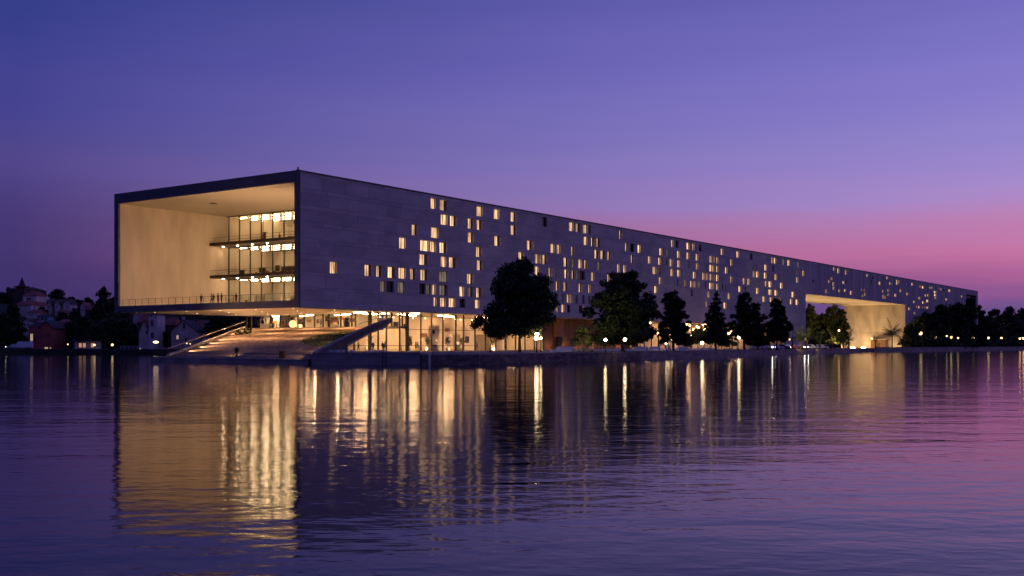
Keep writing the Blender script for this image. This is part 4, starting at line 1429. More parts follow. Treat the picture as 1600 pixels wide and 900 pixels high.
house('church', 'dark red hilltop church block beside the pointed steeple', 436, 12, 46, 452, 447, 500, W_dred, R_slate, False, (), 16, 1, hip=.4, cat='church')
st = thing('church_steeple', 'narrow pointed steeple standing highest on the left hill', 'steeple', W(34.5, 430, ZY(465, 430)), A)
MB().box(-1.6, 1.6, -1.6, 1.6, -4, ZY(449, 430) - ZY(465, 430)).build('tower', W_dred, st)
MB().box(-2.1, 2.1, -2.1, 2.1, ZY(449, 430) - ZY(465, 430), ZY(447, 430) - ZY(465, 430)).build('cornice', W_dred, st)
MB().lathe([(1.5, ZY(447, 430) - ZY(465, 430)), (.9, ZY(442, 430) - ZY(465, 430)), (.05, ZY(433, 430) - ZY(465, 430))], 8).build('spire', R_slate, st)
house('hill_house', 'white house with dark red hip roof just below the steeple', 420, 36, 57, 462, 454, 478, W_white, R_tile, False, ((44, 467, 9, 3),), 9, 0, hip=.55)
house('hill_house', 'small white house stepping down right of the hip roofed one', 412, 52, 61, 476, 472, 490, W_white, R_tile, True, ((57, 482, 2.5, 3),), 7)
house('hill_house', 'long low house with a dark red roof left below the hip roofed one', 404, 24, 48, 477, 469, 492, W_white, R_tile, False, (), 8, 1, hip=.3)
house('hill_house', 'white two window house in the middle of the left slope', 386, 42, 59, 489, 483, 502, W_white, R_tile, False, ((45.5, 492.5, 2, 3), (49.5, 492.5, 2.4, 3.4)), 8, 1, hip=.2)
gh = house('glazed_veranda', 'bluish glazed veranda wing right of the white two window house', 378, 58, 76, 494, 491, 505, mat('bluish_frames', (.42, .48, .62), (.34, .4, .52), (1, 1, 1), .5), R_slate, False, ((61, 498, 4, 5), (66.5, 498, 4, 5), (72, 498, 4, 5)), 4, cat='veranda')
house('hill_house', 'white house wing below the two window house on the left', 372, 36, 48, 502, 498, 516, W_white, R_slate, True, ((39, 507, 2, 4), (44, 507, 2, 4)), 7)
house('red_house', 'dark red painted house with a bright window near the left shore', 340, 45, 63, 510, 503, 547, W_red, R_slate, False, ((49.5, 527, 4, 11), (55, 528, 3, 8)), 10, 1, ((49.5, 527),))
house('red_house', 'dark red gabled house with lit ground floor beside the bright window house', 337, 62, 82, 512, 502, 547, W_red, R_slate, True, ((65, 524, 2.5, 6), (71, 524, 2.5, 7), (76, 524, 2.5, 7), (72.5, 545, 5, 5), (83 - 4, 545, 2, 5)), 10, 0, ((72.5, 545), (79, 545)))
house('hill_house', 'pale gable strip of a house above the red gabled one', 352, 88, 104, 505, 498, 520, W_white, R_tile, False, (), 7, 0, hip=.5)
for i, (a, b_) in enumerate(((74, 80), (85.5, 93), (99, 110))):
    house('terrace_house', ['first white gabled terrace house under the dark hilltop crown', 'second and middle white gabled terrace house under the hilltop crown', 'widest and third white gabled terrace house under the hilltop crown'][i],
          430, a, b_, 474, 468, 484, W_white, R_slate, True, (((a + b_) / 2, 473, 1.5, 2.5), ((a + b_) / 2, 479, 2, 2.5)), 7)
house('hill_house', 'tiny white cottage below the middle terrace house', 400, 91, 97, 488, 485, 498, W_white, R_tile, True, (), 6)
house('hill_house', 'white cottage at the foot of the terrace, near the dark trees', 396, 100, 107, 498, 494, 506, W_white, R_tile, True, ((103, 501, 1.5, 2),), 6)
house('hill_house', 'tall narrow white gable right of the terrace houses', 412, 125.5, 133, 478, 473, 494, W_white, R_tile, True, ((129, 484, 1.5, 3),), 8)
house('hill_house', 'dark red roofed house joined to the tall narrow white gable', 408, 133, 151, 484, 475, 496, W_dred, R_tile, False, (), 9, 1, hip=.2)
house('hill_house', 'brownish house half hidden by trees under the red roofed one', 392, 139, 151, 496, 492, 514, W_pink, R_slate, False, (), 8, 0)
house('hill_house', 'small white gable peeping out under the left end of the big building', 372, 208, 217, 494, 487, 500, W_white, R_tile, True, ((215, 492, 1.5, 3),), 7)
house('roof_house', 'house with a wide dark red roof behind the tall white gabled house', 366, 214, 236, 504, 490, 520, W_dred, R_tile, False, (), 10, 0, hip=.15)
house('tall_house', 'tall narrow white tower house with dark windows under the raised box', 338, 232.5, 245, 492, 484, 546, W_white, R_slate, False, ((236, 494, 2.2, 3.4), (238, 505, 4, 10), (238, 524, 4.5, 9)), 8, 0, hip=.5)
house('tall_house', 'white lean gabled house joined left of the tall tower house', 341, 217, 233, 519, 501, 547, W_white, R_tile, True, ((229.5, 519, 3.5, 6),), 8, 0)
house('roof_house', 'dark red roofed row house between the white tower house and the pink gable', 352, 246, 272, 508, 495, 545, W_dred, R_tile, False, ((262, 516, 3, 5), (253, 522, 3, 5)), 9, 1, hip=.1)
house('pink_house', 'pinkish wide gabled house with a tall attic window behind the left handrail', 338, 267.5, 306, 517, 501, 545, W_pink, R_slate, True, ((287.5, 509, 3.6, 9), (277.5, 527, 3, 6), (291, 530, 3, 5)), 11, 1, ((277.5, 527),))
house('shed', 'small white shed at the foot of the slope handrail', 330, 315.5, 324, 530, 526, 538, W_white, R_slate, True, (), 4, cat='shed')
house('roof_house', 'dark house with a red tiled roof right behind the pink gable', 360, 300, 330, 512, 500, 540, W_dred, R_tile, False, (), 9, 0, hip=.2)

lt = [(4, 428, 459, 30, 'mass'), (16, 452, 450, 24, 'mass'), (64, 445, 464, 22, 'mass'), (90, 450, 453, 40, 'broad'), (112, 446, 465, 26, 'mass'), (124, 440, 469, 22, 'mass'), (140, 430, 466, 26, 'mass'),
      (162, 400, 449, 30, 'broad'), (184, 402, 463, 30, 'mass'), (155, 386, 474, 30, 'mass'), (4, 345, 490, 44, 'mass'), (24, 350, 500, 34, 'mass'), (112, 350, 503, 40, 'mass'), (133, 345, 494, 46, 'mass'), (160, 340, 500, 50, 'mass'), (190, 342, 494, 48, 'mass'),
      (206, 350, 505, 30, 'mass'), (178, 372, 488, 30, 'mass'), (98, 380, 488, 26, 'mass'), (118, 395, 482, 22, 'mass'), (338, 345, 492, 36, 'mass'), (362, 335, 494, 40, 'mass'), (386, 350, 492, 36, 'mass'), (328, 350, 503, 24, 'mass'), (256, 345, 515, 16, 'bush'), (20, 400, 476, 20, 'mass'), (66, 400, 480, 18, 'mass'),
      (412, 350, 494, 40, 'mass'), (-28, 360, 478, 50, 'mass'), (-60, 400, 470, 50, 'mass')]
LLb = ['dark tree at the left picture edge below the church', 'dark hilltop tree behind the church', 'dark tree right of the steeple on the ridge', 'large rounded dark crown on the ridge over the white terrace', 'ridge tree right of the large rounded crown',
       'low ridge tree above the tall narrow white gable', 'ridge tree over the red roofed hill house', 'tall ragged tree on the ridge beside the big building', 'dark tree tucked against the left edge of the big building', 'dark tree below the tall ragged ridge tree',
       'dark shore tree at the far left edge above the road', 'dark shore tree just left of the white wing', 'leftmost tree of the dark shore group between red house and tower house', 'second tree of the dark shore group, dome shaped', 'middle tree of the dark shore group',
       'tall tree of the dark shore group under the box corner', 'last tree of the dark shore group beside the lean gabled house', 'dark tree behind the middle of the shore group', 'small dark tree among the white cottages', 'dark tree between terrace and tall narrow gable',
       'dark tree behind the foot of the slope handrail', 'dark tree behind the middle of the slope handrail', 'dark tree at the upper end of the slope handrail', 'thin dark tree beside the small white shed', 'bush between tower house and pink gable', 'tree between the church and the long low house', 'tree right of the small stepped white house',
       'dark tree behind the upper foyer corner', 'dark shore tree beyond the left edge', 'dark hillside tree beyond the left edge']
for i, (x, d, yt, w, kd) in enumerate(lt):
    tree('broadleaf_tree', LLb[i], 'tree', x, d, hill(x, d) - .2, yt, w, kd, 120 + i, 3600, .48, .10)

# ================================================================== STREET LAMPS
globe = MB().sphere((0, 0, 0), 1, 12, 8).mesh('globe', E_globe, True)
globe_o = MB().sphere((0, 0, 0), 1, 12, 8).mesh('globe', E_globe_o, True)


globe_f = MB().sphere((0, 0, 0), 1, 12, 8).mesh('globe', E_globe_far, True)


def lamp(label, x, y, d, rad=.24, orange=False, zg=G, group=None, name='street_lamp'):
    z = ZY(y, d)
    th = thing(name, label, 'lamp', W(x, d, zg), 0, group)
    h = z - zg
    MB().lathe([(.12, 0), (.12, .25), (.06, .35), (.045, max(.4, h - rad - .1)), (.1, max(.45, h - rad)), (.02, max(.5, h - rad + .04))], 8).build('post', M_dark, th)
    inst('globe', globe_o if orange else (globe_f if d > 298 else globe), th, (0, 0, h), (rad, rad, rad))
    return th


lamps = [
    (839, 521.8, 172, .30, 0, 'upper globe of the lamps right of the big tree trunk'), (838, 528.3, 176, .32, 0, 'lower globe lamp right of the big tree trunk'), (845, 528.5, 182, .2, 0, 'small globe lamp beside the two big tree lamps'),
    (943, 507, 205, .30, 0, 'high globe lamp in the crown of the broad pyramid tree'), (946, 531, 184, .26, 0, 'low globe lamp left of the broad tree trunk on the lawn'), (976.4, 530.5, 180, .28, 0, 'low globe lamp in front of the broad pyramid tree trunk'),
    (1028, 521, 235, .28, 1, 'orange globe lamp left of the stepped dark tree'), (1048, 523, 236, .28, 1, 'orange globe lamp behind the stepped dark tree'), (1044, 530.3, 232, .24, 0, 'small low globe lamp under the stepped tree'), (1051, 529.5, 228, .32, 0, 'larger low globe lamp under the stepped tree'),
    (1079, 526, 262, .36, 0, 'bright globe lamp right of the stepped dark tree'), (1080, 531, 270, .2, 0, 'small lamp just below the bright globe'), (1097, 536, 240, .34, 0, 'low bright globe lamp on the lawn left of the slim conifer'), (1110, 534, 262, .24, 0, 'small yellowish lamp left of the slim conifer trunk'),
    (1106, 524, 285, .26, 1, 'left one of the lamp pair behind the slim conifer'), (1112, 524, 288, .34, 0, 'right one of the lamp pair behind the slim conifer'), (1123, 524, 296, .24, 1, 'orange lamp right behind the slim conifer'),
    (1134, 518.5, 305, .30, 1, 'left orange lamp of the high trio'), (1139, 520.5, 306, .34, 1, 'middle orange lamp of the high trio'), (1143, 518.5, 308, .30, 1, 'right orange lamp of the high trio'), (1151.7, 518, 312, .38, 0, 'tall globe lamp left of the paired conifers'), (1154.6, 527, 296, .40, 0, 'lower bright globe lamp left of the paired conifers'),
    (1163, 528.5, 310, .22, 0, 'faint lamp in front of the left wide conifer'), (1233.7, 530.5, 330, .26, 0, 'small white lamp behind the car park'), (1258.5, 529.7, 340, .36, 0, 'globe lamp among the green palms'), (1208, 519, 320, .22, 0, 'faint high lamp by the right wide conifer'),
    (1132, 531, 300, .26, 1, 'low orange lamp under the high trio'), (1041, 536, 215, .2, 0, 'tiny path light by the white sculpture'),
    (1362, 529, 388, .42, 0, 'globe lamp right of the entrance hut'), (1311, 516.5, 380, .3, 1, 'orange globe lamp at the left end of the gate wall')]
for (x, y, d, r_, og, lb) in lamps:
    lamp(lb, x, y, d, r_, bool(og))
rlamps = [(1438.5, 520.8, 461, .75, 0, 'brightest lamp on the right bank, nearest the gate'), (1461, 527, 479, .62, 0, 'second bank lamp right of the gate'), (1479.5, 525.3, 494, .45, 0, 'faint yellow bank lamp'), (1486.7, 527.3, 500, .60, 0, 'bank lamp beside the faint yellow one'),
          (1497, 528.2, 509, .42, 0, 'small white bank lamp above the pale post'), (1520.5, 527.7, 534, .62, 0, 'bank lamp right of the pinkish hut'), (1544.4, 528, 566, .60, 0, 'bank lamp in the middle of the dark wood'), (1564.8, 528.4, 595, .62, 0, 'bank lamp left of the bluish car'),
          (1593.5, 528.8, 636, .66, 1, 'left lamp of the orange pair at the picture edge'), (1598.8, 528.8, 643, .66, 1, 'right lamp of the orange pair at the picture edge')]
for (x, y, d, r_, og, lb) in rlamps:
    lamp(lb, x, y, d, r_, bool(og))
llamps = [(175.5, 538.8, 318, .36, 0, 'round lamp alone under the dark shore trees'), (147.5, 539, 322, .32, 0, 'yellow lamp left of the lone round lamp'), (106, 538, 325, .2, 0, 'dim lamp beside the red houses'), (219, 546, 316, .22, 0, 'tiny lamp near the white oval shape'), (259.5, 548, 312, .26, 0, 'low lamp right of the oval light'),
          (223, 549, 311, .2, 0, 'low white light left of the oval light'), (235.5, 547.5, 314, .2, 0, 'small white light left under the oval light'), (292, 536.5, 322, .2, 0, 'small lamp before the pink gable'), (297, 537.3, 322, .18, 0, 'second small lamp before the pink gable'), (253.5, 521.5, 345, .18, 0, 'tiny white lamp between tower house and pink gable'), (138, 463 + 3.5, 470, .45, 0, 'single white light on the ridge horizon')]
for (x, y, d, r_, og, lb) in llamps:
    z = hill(x, d)
    lamp(lb, x, y, d, r_, bool(og), zg=min(z, ZY(y, d) - 1.2))
# awning with oval light
aw = thing('lit_canopy', 'glowing oval canopy light on the left shore under the raised box', 'canopy light', W(243.5, 316, 1.56), A)
MB().lathe([(.1, 0), (.07, 1.6)], 8).build('post', M_dark, aw)
MB().sphere((0, 0, 0), .8, 14, 8, .42).build('light_shell', emis('canopy_glow', (1, .72, .36), 4.5), aw, smooth=True, loc=(0, 0, 2.0 - .6 + .55))
aw.scale = (1, 1, 1)

# ================================================================== VEHICLES


def car(label, x, d, rz, paint, zg=G, lights=True, group=None, van=False, name='parked_car'):
    th = thing(name, label, 'van' if van else 'car', W(x, d, zg), rz, group)
    L_, Wd = (5.2, 1.95) if van else (4.4, 1.78)
    h1, h2 = (1.05, 2.15) if van else (.82, 1.45)
    if van:
        prof = [(-L_ / 2, .35), (L_ / 2, .35), (L_ / 2, .85), (L_ / 2 - .7, h1), (L_ / 2 - 1.5, h2 - .05), (L_ / 2 - 1.9, h2), (-L_ / 2 + .2, h2), (-L_ / 2, h2 - .3)]
    else:
        prof = [(-L_ / 2, .3), (L_ / 2, .3), (L_ / 2, .62), (L_ / 2 - .25, .74), (L_ / 2 - 1.15, h1), (L_ / 2 - 1.85, h2 - .03), (L_ / 2 - 2.4, h2), (-L_ / 2 + 1.0, h2 - .04), (-L_ / 2 + .3, h1 + .05), (-L_ / 2, h1 - .1)]
    bm = bmesh.new()
    rings = []
    for yy_, k in ((-Wd / 2, .0), (-Wd / 2 + .0, 1), (Wd / 2, 1)):
        pass
    sect = [(-Wd / 2, 0.0), (Wd / 2, 0.0)]
    vv = []
    for yy_ in (-Wd / 2, Wd / 2):
        row = []
        for (px_, pz) in prof:
            tuck = .16 if pz > h1 + .02 else 0
            row.append(bm.verts.new((px_, yy_ + (tuck if yy_ < 0 else -tuck), pz)))
        vv.append(row)
    n = len(prof)
    bm.faces.new(vv[0]); bm.faces.new(list(reversed(vv[1])))
    for i in range(n):
        j = (i + 1) % n
        bm.faces.new((vv[0][j], vv[0][i], vv[1][i], vv[1][j]))
    bmesh.ops.recalc_face_normals(bm, faces=bm.faces)
    bmesh.ops.bevel(bm, geom=list(bm.edges), offset=.06, segments=2, affect='EDGES', profile=.6)
    me_ = bpy.data.meshes.new('body'); bm.to_mesh(me_); bm.free()
    me_.materials.append(paint)
    inst('body', me_, th)
    # glazing
    g_ = MB()
    zt_, zb_ = h2 - .14, h1 + .06
    xa, xb = (-L_ / 2 + .5, L_ / 2 - 1.75) if van else (-L_ / 2 + 1.0, L_ / 2 - 1.85)
    for sg in (-1, 1):
        y0 = sg * (Wd / 2 - .10)
        y1 = sg * (Wd / 2 - .145)
        g_.quad((xa - .2, y0, zb_), (xb + .35, y0, zb_), (xb, y1, zt_), (xa + .05, y1, zt_))
    g_.build('side_window', M_dkglass, th)
    q = MB()
    q.quad((L_ / 2 - 1.2, -Wd / 2 + .25, h1 + .05), (L_ / 2 - 1.2, Wd / 2 - .25, h1 + .05), (L_ / 2 - 1.78, Wd / 2 - .3, zt_), (L_ / 2 - 1.78, -Wd / 2 + .3, zt_)) if not van else q.quad((L_ / 2 - .78, -Wd / 2 + .25, h1 + .1), (L_ / 2 - .78, Wd / 2 - .25, h1 + .1), (L_ / 2 - 1.42, Wd / 2 - .3, zt_), (L_ / 2 - 1.42, -Wd / 2 + .3, zt_))
    q.build('windscreen', M_dkglass, th)
    for wx in (-L_ / 2 + .8, L_ / 2 - .85):
        for sg in (-1, 1):
            wh = MB().tube((wx, sg * (Wd / 2 - .2), .32), (wx, sg * (Wd / 2 + .02), .32), .32, n=14).build('wheel', mat('tyre_rubber', (.02, .02, .02), (.015, .015, .015), (1, 1, 1), .9), th)
            MB().tube((wx, sg * (Wd / 2 + .01), .32), (wx, sg * (Wd / 2 + .04), .32), .18, n=10).build('rim', mat('alloy', (.4, .4, .4), (.3, .3, .3), (1, 1, 1), .4, metal=.6), wh)
    for sg in (-1, 1):
        MB().box(L_ / 2 - .06, L_ / 2 + .02, sg * (Wd / 2 - .32) - .14, sg * (Wd / 2 - .32) + .14, .55, .7).build('headlight', emis('headlight_glow', (1, .93, .75), 60) if lights else M_white, th)
        MB().box(-L_ / 2 - .02, -L_ / 2 + .04, sg * (Wd / 2 - .3) - .13, sg * (Wd / 2 - .3) + .13, .6, .75).build('tail_light', mat('red_plastic', (.4, .02, .02), (.3, .01, .01), (1, 1, 1), .4), th)
    return th


P_white = mat('white_car_paint', (.7, .7, .7), (.66, .66, .66), (1, 1, 1), .25, spec=.6)
P_silver = mat('silver_car_paint', (.45, .46, .48), (.42, .43, .45), (1, 1, 1), .3, metal=.3, spec=.6)
P_dark = mat('dark_car_paint', (.04, .04, .05), (.03, .03, .04), (1, 1, 1), .25, spec=.6)
P_red = mat('red_car_paint', (.30, .04, .03), (.26, .03, .03), (1, 1, 1), .3, spec=.6)
TOC = math.atan2(-FY, -FX)                # heading towards the camera
TOR = math.atan2(RY, RX)
GRP = 'cars in the lit car park'
cars = [(1182, 292, TOR + .3, P_white, 0, 'white car at the left end of the car park behind thin posts'), (1192, 300, TOR + .2, P_silver, 0, 'silver car second from the left end of the car park'), (1204.5, 305, TOC + .2, P_silver, 1, 'car with strong headlights under the right wide conifer'),
        (1213, 309, TOR, P_white, 0, 'white car just right of the strong headlights'), (1222, 316, TOR + .2, P_dark, 0, 'dark car before the red post'), (1229.5, 322, TOC - .1, P_white, 1, 'car with a round white headlight glare in mid car park'), (1236, 326, TOR + .2, P_red, 0, 'reddish car right of the headlight glare'),
        (1244.5, 331, TOC, P_silver, 1, 'car with headlights on, third from the right end'), (1251.5, 335, TOC, P_silver, 1, 'car with headlights on, between the two others facing the water'), (1258, 339, TOC - .1, P_dark, 1, 'dark car with headlights under the palm lamp'),
        (1267.5, 345, TOR + .2, P_silver, 0, 'pale silver car at the right part of the car park'), (1283, 352, TOR + .15, P_white, 0, 'bluish white car, largest at the right end of the row'), (1294, 358, TOR + .2, P_dark, 0, 'dark car last on the right end of the row')]
for (x, d, rz, pt_, li, lb) in cars:
    car(lb, x, d, rz, pt_, G + .03, bool(li), GRP)
car('white van parked on the left shore road before the red houses', 36, 318, TOR + math.pi, P_white, hill(36, 318) + .06, False, van=True, name='parked_van')
car('pale van with a glowing front lamp at the left end of the shore road', 22, 322, TOR + math.pi, P_silver, hill(22, 322) + .06, True, van=False)
car('bluish car far on the right bank under the trees', 1585, 632, TOR, P_silver, G, False)

# ================================================================== STREET FURNITURE
for i, (x, d, w) in enumerate(((884, 178, 3.2), (1002, 210, 3.0), (1024, 206, 2.2), (1068, 226, 2.2))):
    bn = thing('park_bench', ['long white bench before the timber pavilion', 'white bench right of the broad pyramid tree', 'low lit bench at the edge of the lawn', 'pale bench under the bright globe lamp'][i], 'bench', W(x, d, G + .05), A + .3)
    MB().box(-w / 2, w / 2, -.25, .25, .42, .5).build('seat', M_white, bn)
    MB().box(-w / 2, w / 2, .22, .28, .5, .85).build('backrest', M_white, bn)
    for s_ in (-1, 1):
        MB().box(s_ * w * .4 - .06, s_ * w * .4 + .06, -.2, .2, 0, .42).build('leg', M_white, bn)
lw_ = MB()
ph_ = thing('low_white_wall', 'long low white garden wall behind the lawn', 'wall', W(870, 182, G))
z0_ = ph_.location.copy()
pp_ = [(862, 176), (900, 194), (960, 208), (1018, 224), (1075, 256), (1118, 284)]
for (xa, da), (xb, db) in zip(pp_, pp_[1:]):
    a, b_ = W(xa, da), W(xb, db)
    u_ = (b_ - a); n_s = max(1, int(u_.length / 3.2)); 
    nn = Vector((-u_.y, u_.x, 0)).normalized() * .3
    for k in range(n_s):
        p, q = a.lerp(b_, k / n_s) - z0_, a.lerp(b_, (k + 1) / n_s - .004) - z0_
        MB().prism([(p.x, p.y), (q.x, q.y), (q.x + nn.x, q.y + nn.y), (p.x + nn.x, p.y + nn.y)], 0, .5).build('wall_block', M_white, ph_)
sc_ = thing('white_sculpture', 'white arched sculpture on the lawn before the stepped dark tree', 'sculpture', W(1038, 226, G), A)
for k in range(7):
    a0 = math.pi * k / 7; a1 = math.pi * (k + 1) / 7
    MB().tube((-1.1 * math.cos(a0), 0, 1.9 * math.sin(a0)), (-1.1 * math.cos(a1), 0, 1.9 * math.sin(a1)), .2, .2, 8).build('arch_segment', M_white, sc_)
rp_ = thing('red_post', 'thin red marker post standing over the car park', 'post', W(1220.5, 318, G))
MB().lathe([(.22, 0), (.2, 3.1), (.12, 3.3)], 8).build('shaft', mat('red_post_paint', (.5, .06, .03), (.4, .05, .03), (1, 1, 1), .5), rp_)
MB().lathe([(.3, 0), (.3, .12)], 8).build('base', M_dark, rp_)
bollard = MB().lathe([(.10, 0), (.10, .85), (.13, .88), (.13, .98), (.04, 1.02)], 8).mesh('bollard', M_white)
for k in range(10):
    x, d = 1157 + k * 2.6, 262 + k * 4.0
    o = bpy.data.objects.new('bollard', bollard); C.objects.link(o); o.location = W(x, d, G)
    tag(o, ('leftmost', 'second', 'third', 'fourth', 'fifth', 'sixth', 'seventh', 'eighth', 'ninth', 'rightmost')[k] + ' white bollard in the short row between lawn and car park', 'bollard', 'bollards between lawn and car park')
# railing along the concrete quay
qr = thing('quay_railing', 'thin steel railing along the quay before the glazed hall', 'railing', W(560, 146, 1.64))
z0_ = qr.location.copy()
pts_ = [(543, 146), (600, 146), (655, 146), (745, 150)]
prev = None
cb = MB()
for (xa, da), (xb, db) in zip(pts_, pts_[1:]):
    a, b_ = W(xa, da, G + .1) - z0_, W(xb, db, G + .1) - z0_
    cb.tube((a.x, a.y, a.z + 1.0), (b_.x, b_.y, b_.z + 1.0), .03, n=5); cb.tube((a.x, a.y, a.z + .5), (b_.x, b_.y, b_.z + .5), .015, n=4)
    n_ = max(1, int((b_ - a).length / 1.9))
    for k in range(n_):
        p = a.lerp(b_, k / n_)
        MB().box(-.025, .025, -.025, .025, -.1, 1.0).build('post', M_dark, qr, loc=p)
cb.build('rail', M_dark, qr)
# planters along the quay edge by the ramp
for i, (x, d) in enumerate(((518, 148), (526, 148), (534, 149), (551, 151), (577, 152), (588, 152), (598, 153))):
    o = MB().lathe([(.3, 0), (.42, .5), (.36, .5), (.3, .42)], 10).build('flower_pot', M_white, None, loc=W(x, d, G + .004))
    tag(o, '%s pale round pot in the row along the quay at the foot of the parapet' % ('leftmost', 'second', 'third', 'fourth', 'fifth', 'sixth', 'rightmost')[i], 'pot', 'pots along the quay')
mb_ = thing('mooring_bollard', 'round headed dark floodlight bollard on the landing before the plaza', 'bollard', W(370, 160, .69))
MB().lathe([(.28, 0), (.16, .12), (.12, .95)], 12).build('base', M_dark, mb_)
MB().sphere((0, 0, 1.2), .36, 14, 9).build('head', M_dark, mb_, smooth=True)
MB().tube((-.1, 0, .9), (-1.3, .2, .15), .09, .05, 8).build('brace', M_dark, mb_)
lb_ = thing('litter_bin', 'dark litter bin at the right end of the landing', 'bin', W(441.5, 152.5, .69), .3)
MB().prism([(-.38, -.3), (.38, -.3), (.38, .3), (-.38, .3)], 0, .95).build('body', M_dark, lb_)
MB().prism([(-.44, -.36), (.44, -.36), (.44, .36), (-.44, .36)], .97, 1.08).build('lid', M_dark, lb_)
sg_ = thing('blue_sign', 'small blue road sign beside the red houses', 'sign', W(116.5, 322, hill(116, 322)), A)
MB().lathe([(.05, 0), (.05, 2.4)], 6).build('post', M_dark, sg_)
MB().tube((0, -.06, 2.6), (0, -.03, 2.6), .42, n=16).build('sign_disc', mat('blue_sign_face', (.03, .07, .5), (.03, .06, .4), (1, 1, 1), .4), sg_)
jt = thing('low_jetty', 'low pale jetty at the waterline before the lit gate', 'jetty', W(1362, 470, 0), A)
MB().box(-4, 8, -2, 2, .35, .6).build('deck', M_stone, jt)
for x in (-3.5, 0, 3.5, 7):
    MB().box(x - .15, x + .15, -1.6, -1.3, -.6, .35).build('pile', M_dark, jt)
# fence on the left shore before the tower houses
fe = thing('shore_fence', 'low fence on the left shore between the dark trees and the tower house', 'fence', W(188, 312, hill(188, 312) + .05), A)
MB().box(0, 8.5, -.03, .03, .75, .82).box(0, 8.5, -.03, .03, .4, .45).build('rail', M_white, fe)
for k in range(8):
    MB().box(k * 1.2, k * 1.2 + .07, -.04, .04, 0, .85).build('post', M_white, fe)
f2 = thing('iron_fence', 'tall iron fence and post before the pink gable', 'fence', W(263, 318, hill(263, 318)), A)
for k in range(34):
    MB().box(k * .27, k * .27 + .05, -.02, .02, 0, 2.6 if k % 8 else 3.1).build('bar', M_dark, f2)
MB().box(0, 9, -.02, .02, 2.3, 2.36).box(0, 9, -.02, .02, .3, .36).build('rail', M_dark, f2)
# shore cafe lights on the left
kb = thing('shore_kiosk', 'low lit kiosk under the dark shore trees', 'kiosk', W(134, 325, hill(134, 325)), A)
MB().box(-3.5, 3.5, 0, 3, -1, 2.3).build('wall', W_pink, kb)
MB().box(-4, 4, -.8, 3.3, 2.3, 2.5).build('roof', R_slate, kb)
for x in (-1.6, -.4, 2.0):
    MB().box(x - .4, x + .4, -.05, -.01, .5, 1.7).build('lit_window', emis('kiosk_window_glow', (1, .5, .25), .5), kb)

# ================================================================== FURNITURE AND PEOPLE
tme = {}


def table(label, p, m=None):
    th = thing('table', label, 'table', p, random.uniform(0, 1.5), 'tables inside the building')
    if not tme:
        tme['top'] = MB().lathe([(.5, .72), (.5, .76)], 14).mesh('table_top', M_white)
        tme['leg'] = MB().lathe([(.28, 0), (.28, .03), (.04, .06), (.04, .72)], 8).mesh('pedestal', M_dark)
    inst('table_top', tme['top'], th); inst('pedestal', tme['leg'], th)
    return th


def chair(label, p, rz, group):
    th = thing('chair', label, 'chair', p, rz, group)
    if 'seat' not in tme:
        tme['seat'] = MB().box(-.24, .24, -.24, .24, .43, .48).mesh('seat', M_wood)
        tme['back'] = MB().box(-.24, .24, .2, .25, .5, .92).mesh('backrest', M_wood)
        tme['cleg'] = MB().box(-.025, .025, -.025, .025, 0, .43).mesh('leg', M_dark)
    inst('seat', tme['seat'], th); inst('backrest', tme['back'], th)
    for a in (-.2, .2):
        for b_ in (-.2, .2):
            inst('leg', tme['cleg'], th, (a, b_, 0))
    return th


rnd = random.Random(31)
for (zf, nm) in ((FL[1][0], 'middle'), (FL[2][0], 'top')):
    for k in range(5):
        x, y = -41 + k * 2.7 + rnd.uniform(-.4, .4), YW + 1.6 + rnd.uniform(0, 1.2)
        table('%s round white table behind the glass on the %s loggia floor' % (('leftmost', 'second', 'middle', 'fourth', 'rightmost')[k], nm), (x, y, zf))
        for s_ in (-1, 1):
            chair('brown chair at the %s side of the %s table on the %s loggia floor' % (('left', 'right')[s_ > 0], ('leftmost', 'second', 'middle', 'fourth', 'rightmost')[k], nm), (x + s_ * .75, y, zf), s_ * -1.57, 'chairs behind the glass on the %s floor' % nm)
for k in range(7):
    x, y = -44.0 + k * 1.6, YF - .9 + rnd.uniform(-.15, .15)
    if -41.9 < x < -38.9:
        continue
    chair('%s brown chair on the terrace before the upper foyer glass' % ('leftmost', 'second', 'x', 'x', 'third', 'fourth', 'rightmost')[k], (x, y, ZF), rnd.uniform(-1, 1), 'terrace chairs before the upper foyer')
for k in range(3):
    x = -43.2 + k * 3.4 + (1.6 if k else 0)
    table('%s round white table on the terrace before the upper foyer glass' % ('left', 'middle', 'right')[k], (x, YF - 1.0, ZF))
# shelves and counters upstairs
for i, (x, y, zf, w, h) in enumerate(((-30.6, YW + 3.6, FL[2][0], 2.2, 3.2), (-37, YW + 6, FL[1][0], 4.5, 2.2), (-36, YW + 3.0, FL[0][0], 5, 1.1), (-31.0, YW + 2.6, FL[0][0], 2.6, 1.9))):
    th = thing('shelf_unit', ['tall brown shelf at the right end of the top loggia floor', 'wide brown shelf at the back of the middle loggia floor', 'long low counter behind the glass on the bottom loggia floor', 'brown cabinet right of the counter on the bottom loggia floor'][i], 'shelf', (x, y, zf))
    MB().box(-w / 2, w / 2, .3, .36, 0, h).build('back_panel', M_wood, th)
    for k in range(4):
        MB().box(-w / 2 + .04, w / 2 - .04, -.1, .3, h * k / 3.3, h * k / 3.3 + .05).build('shelf', M_wood, th)
    for s_ in (-1, 1):
        MB().box(s_ * w / 2 - .03, s_ * w / 2 + .03, -.1, .3, 0, h).build('side_panel', M_wood, th)

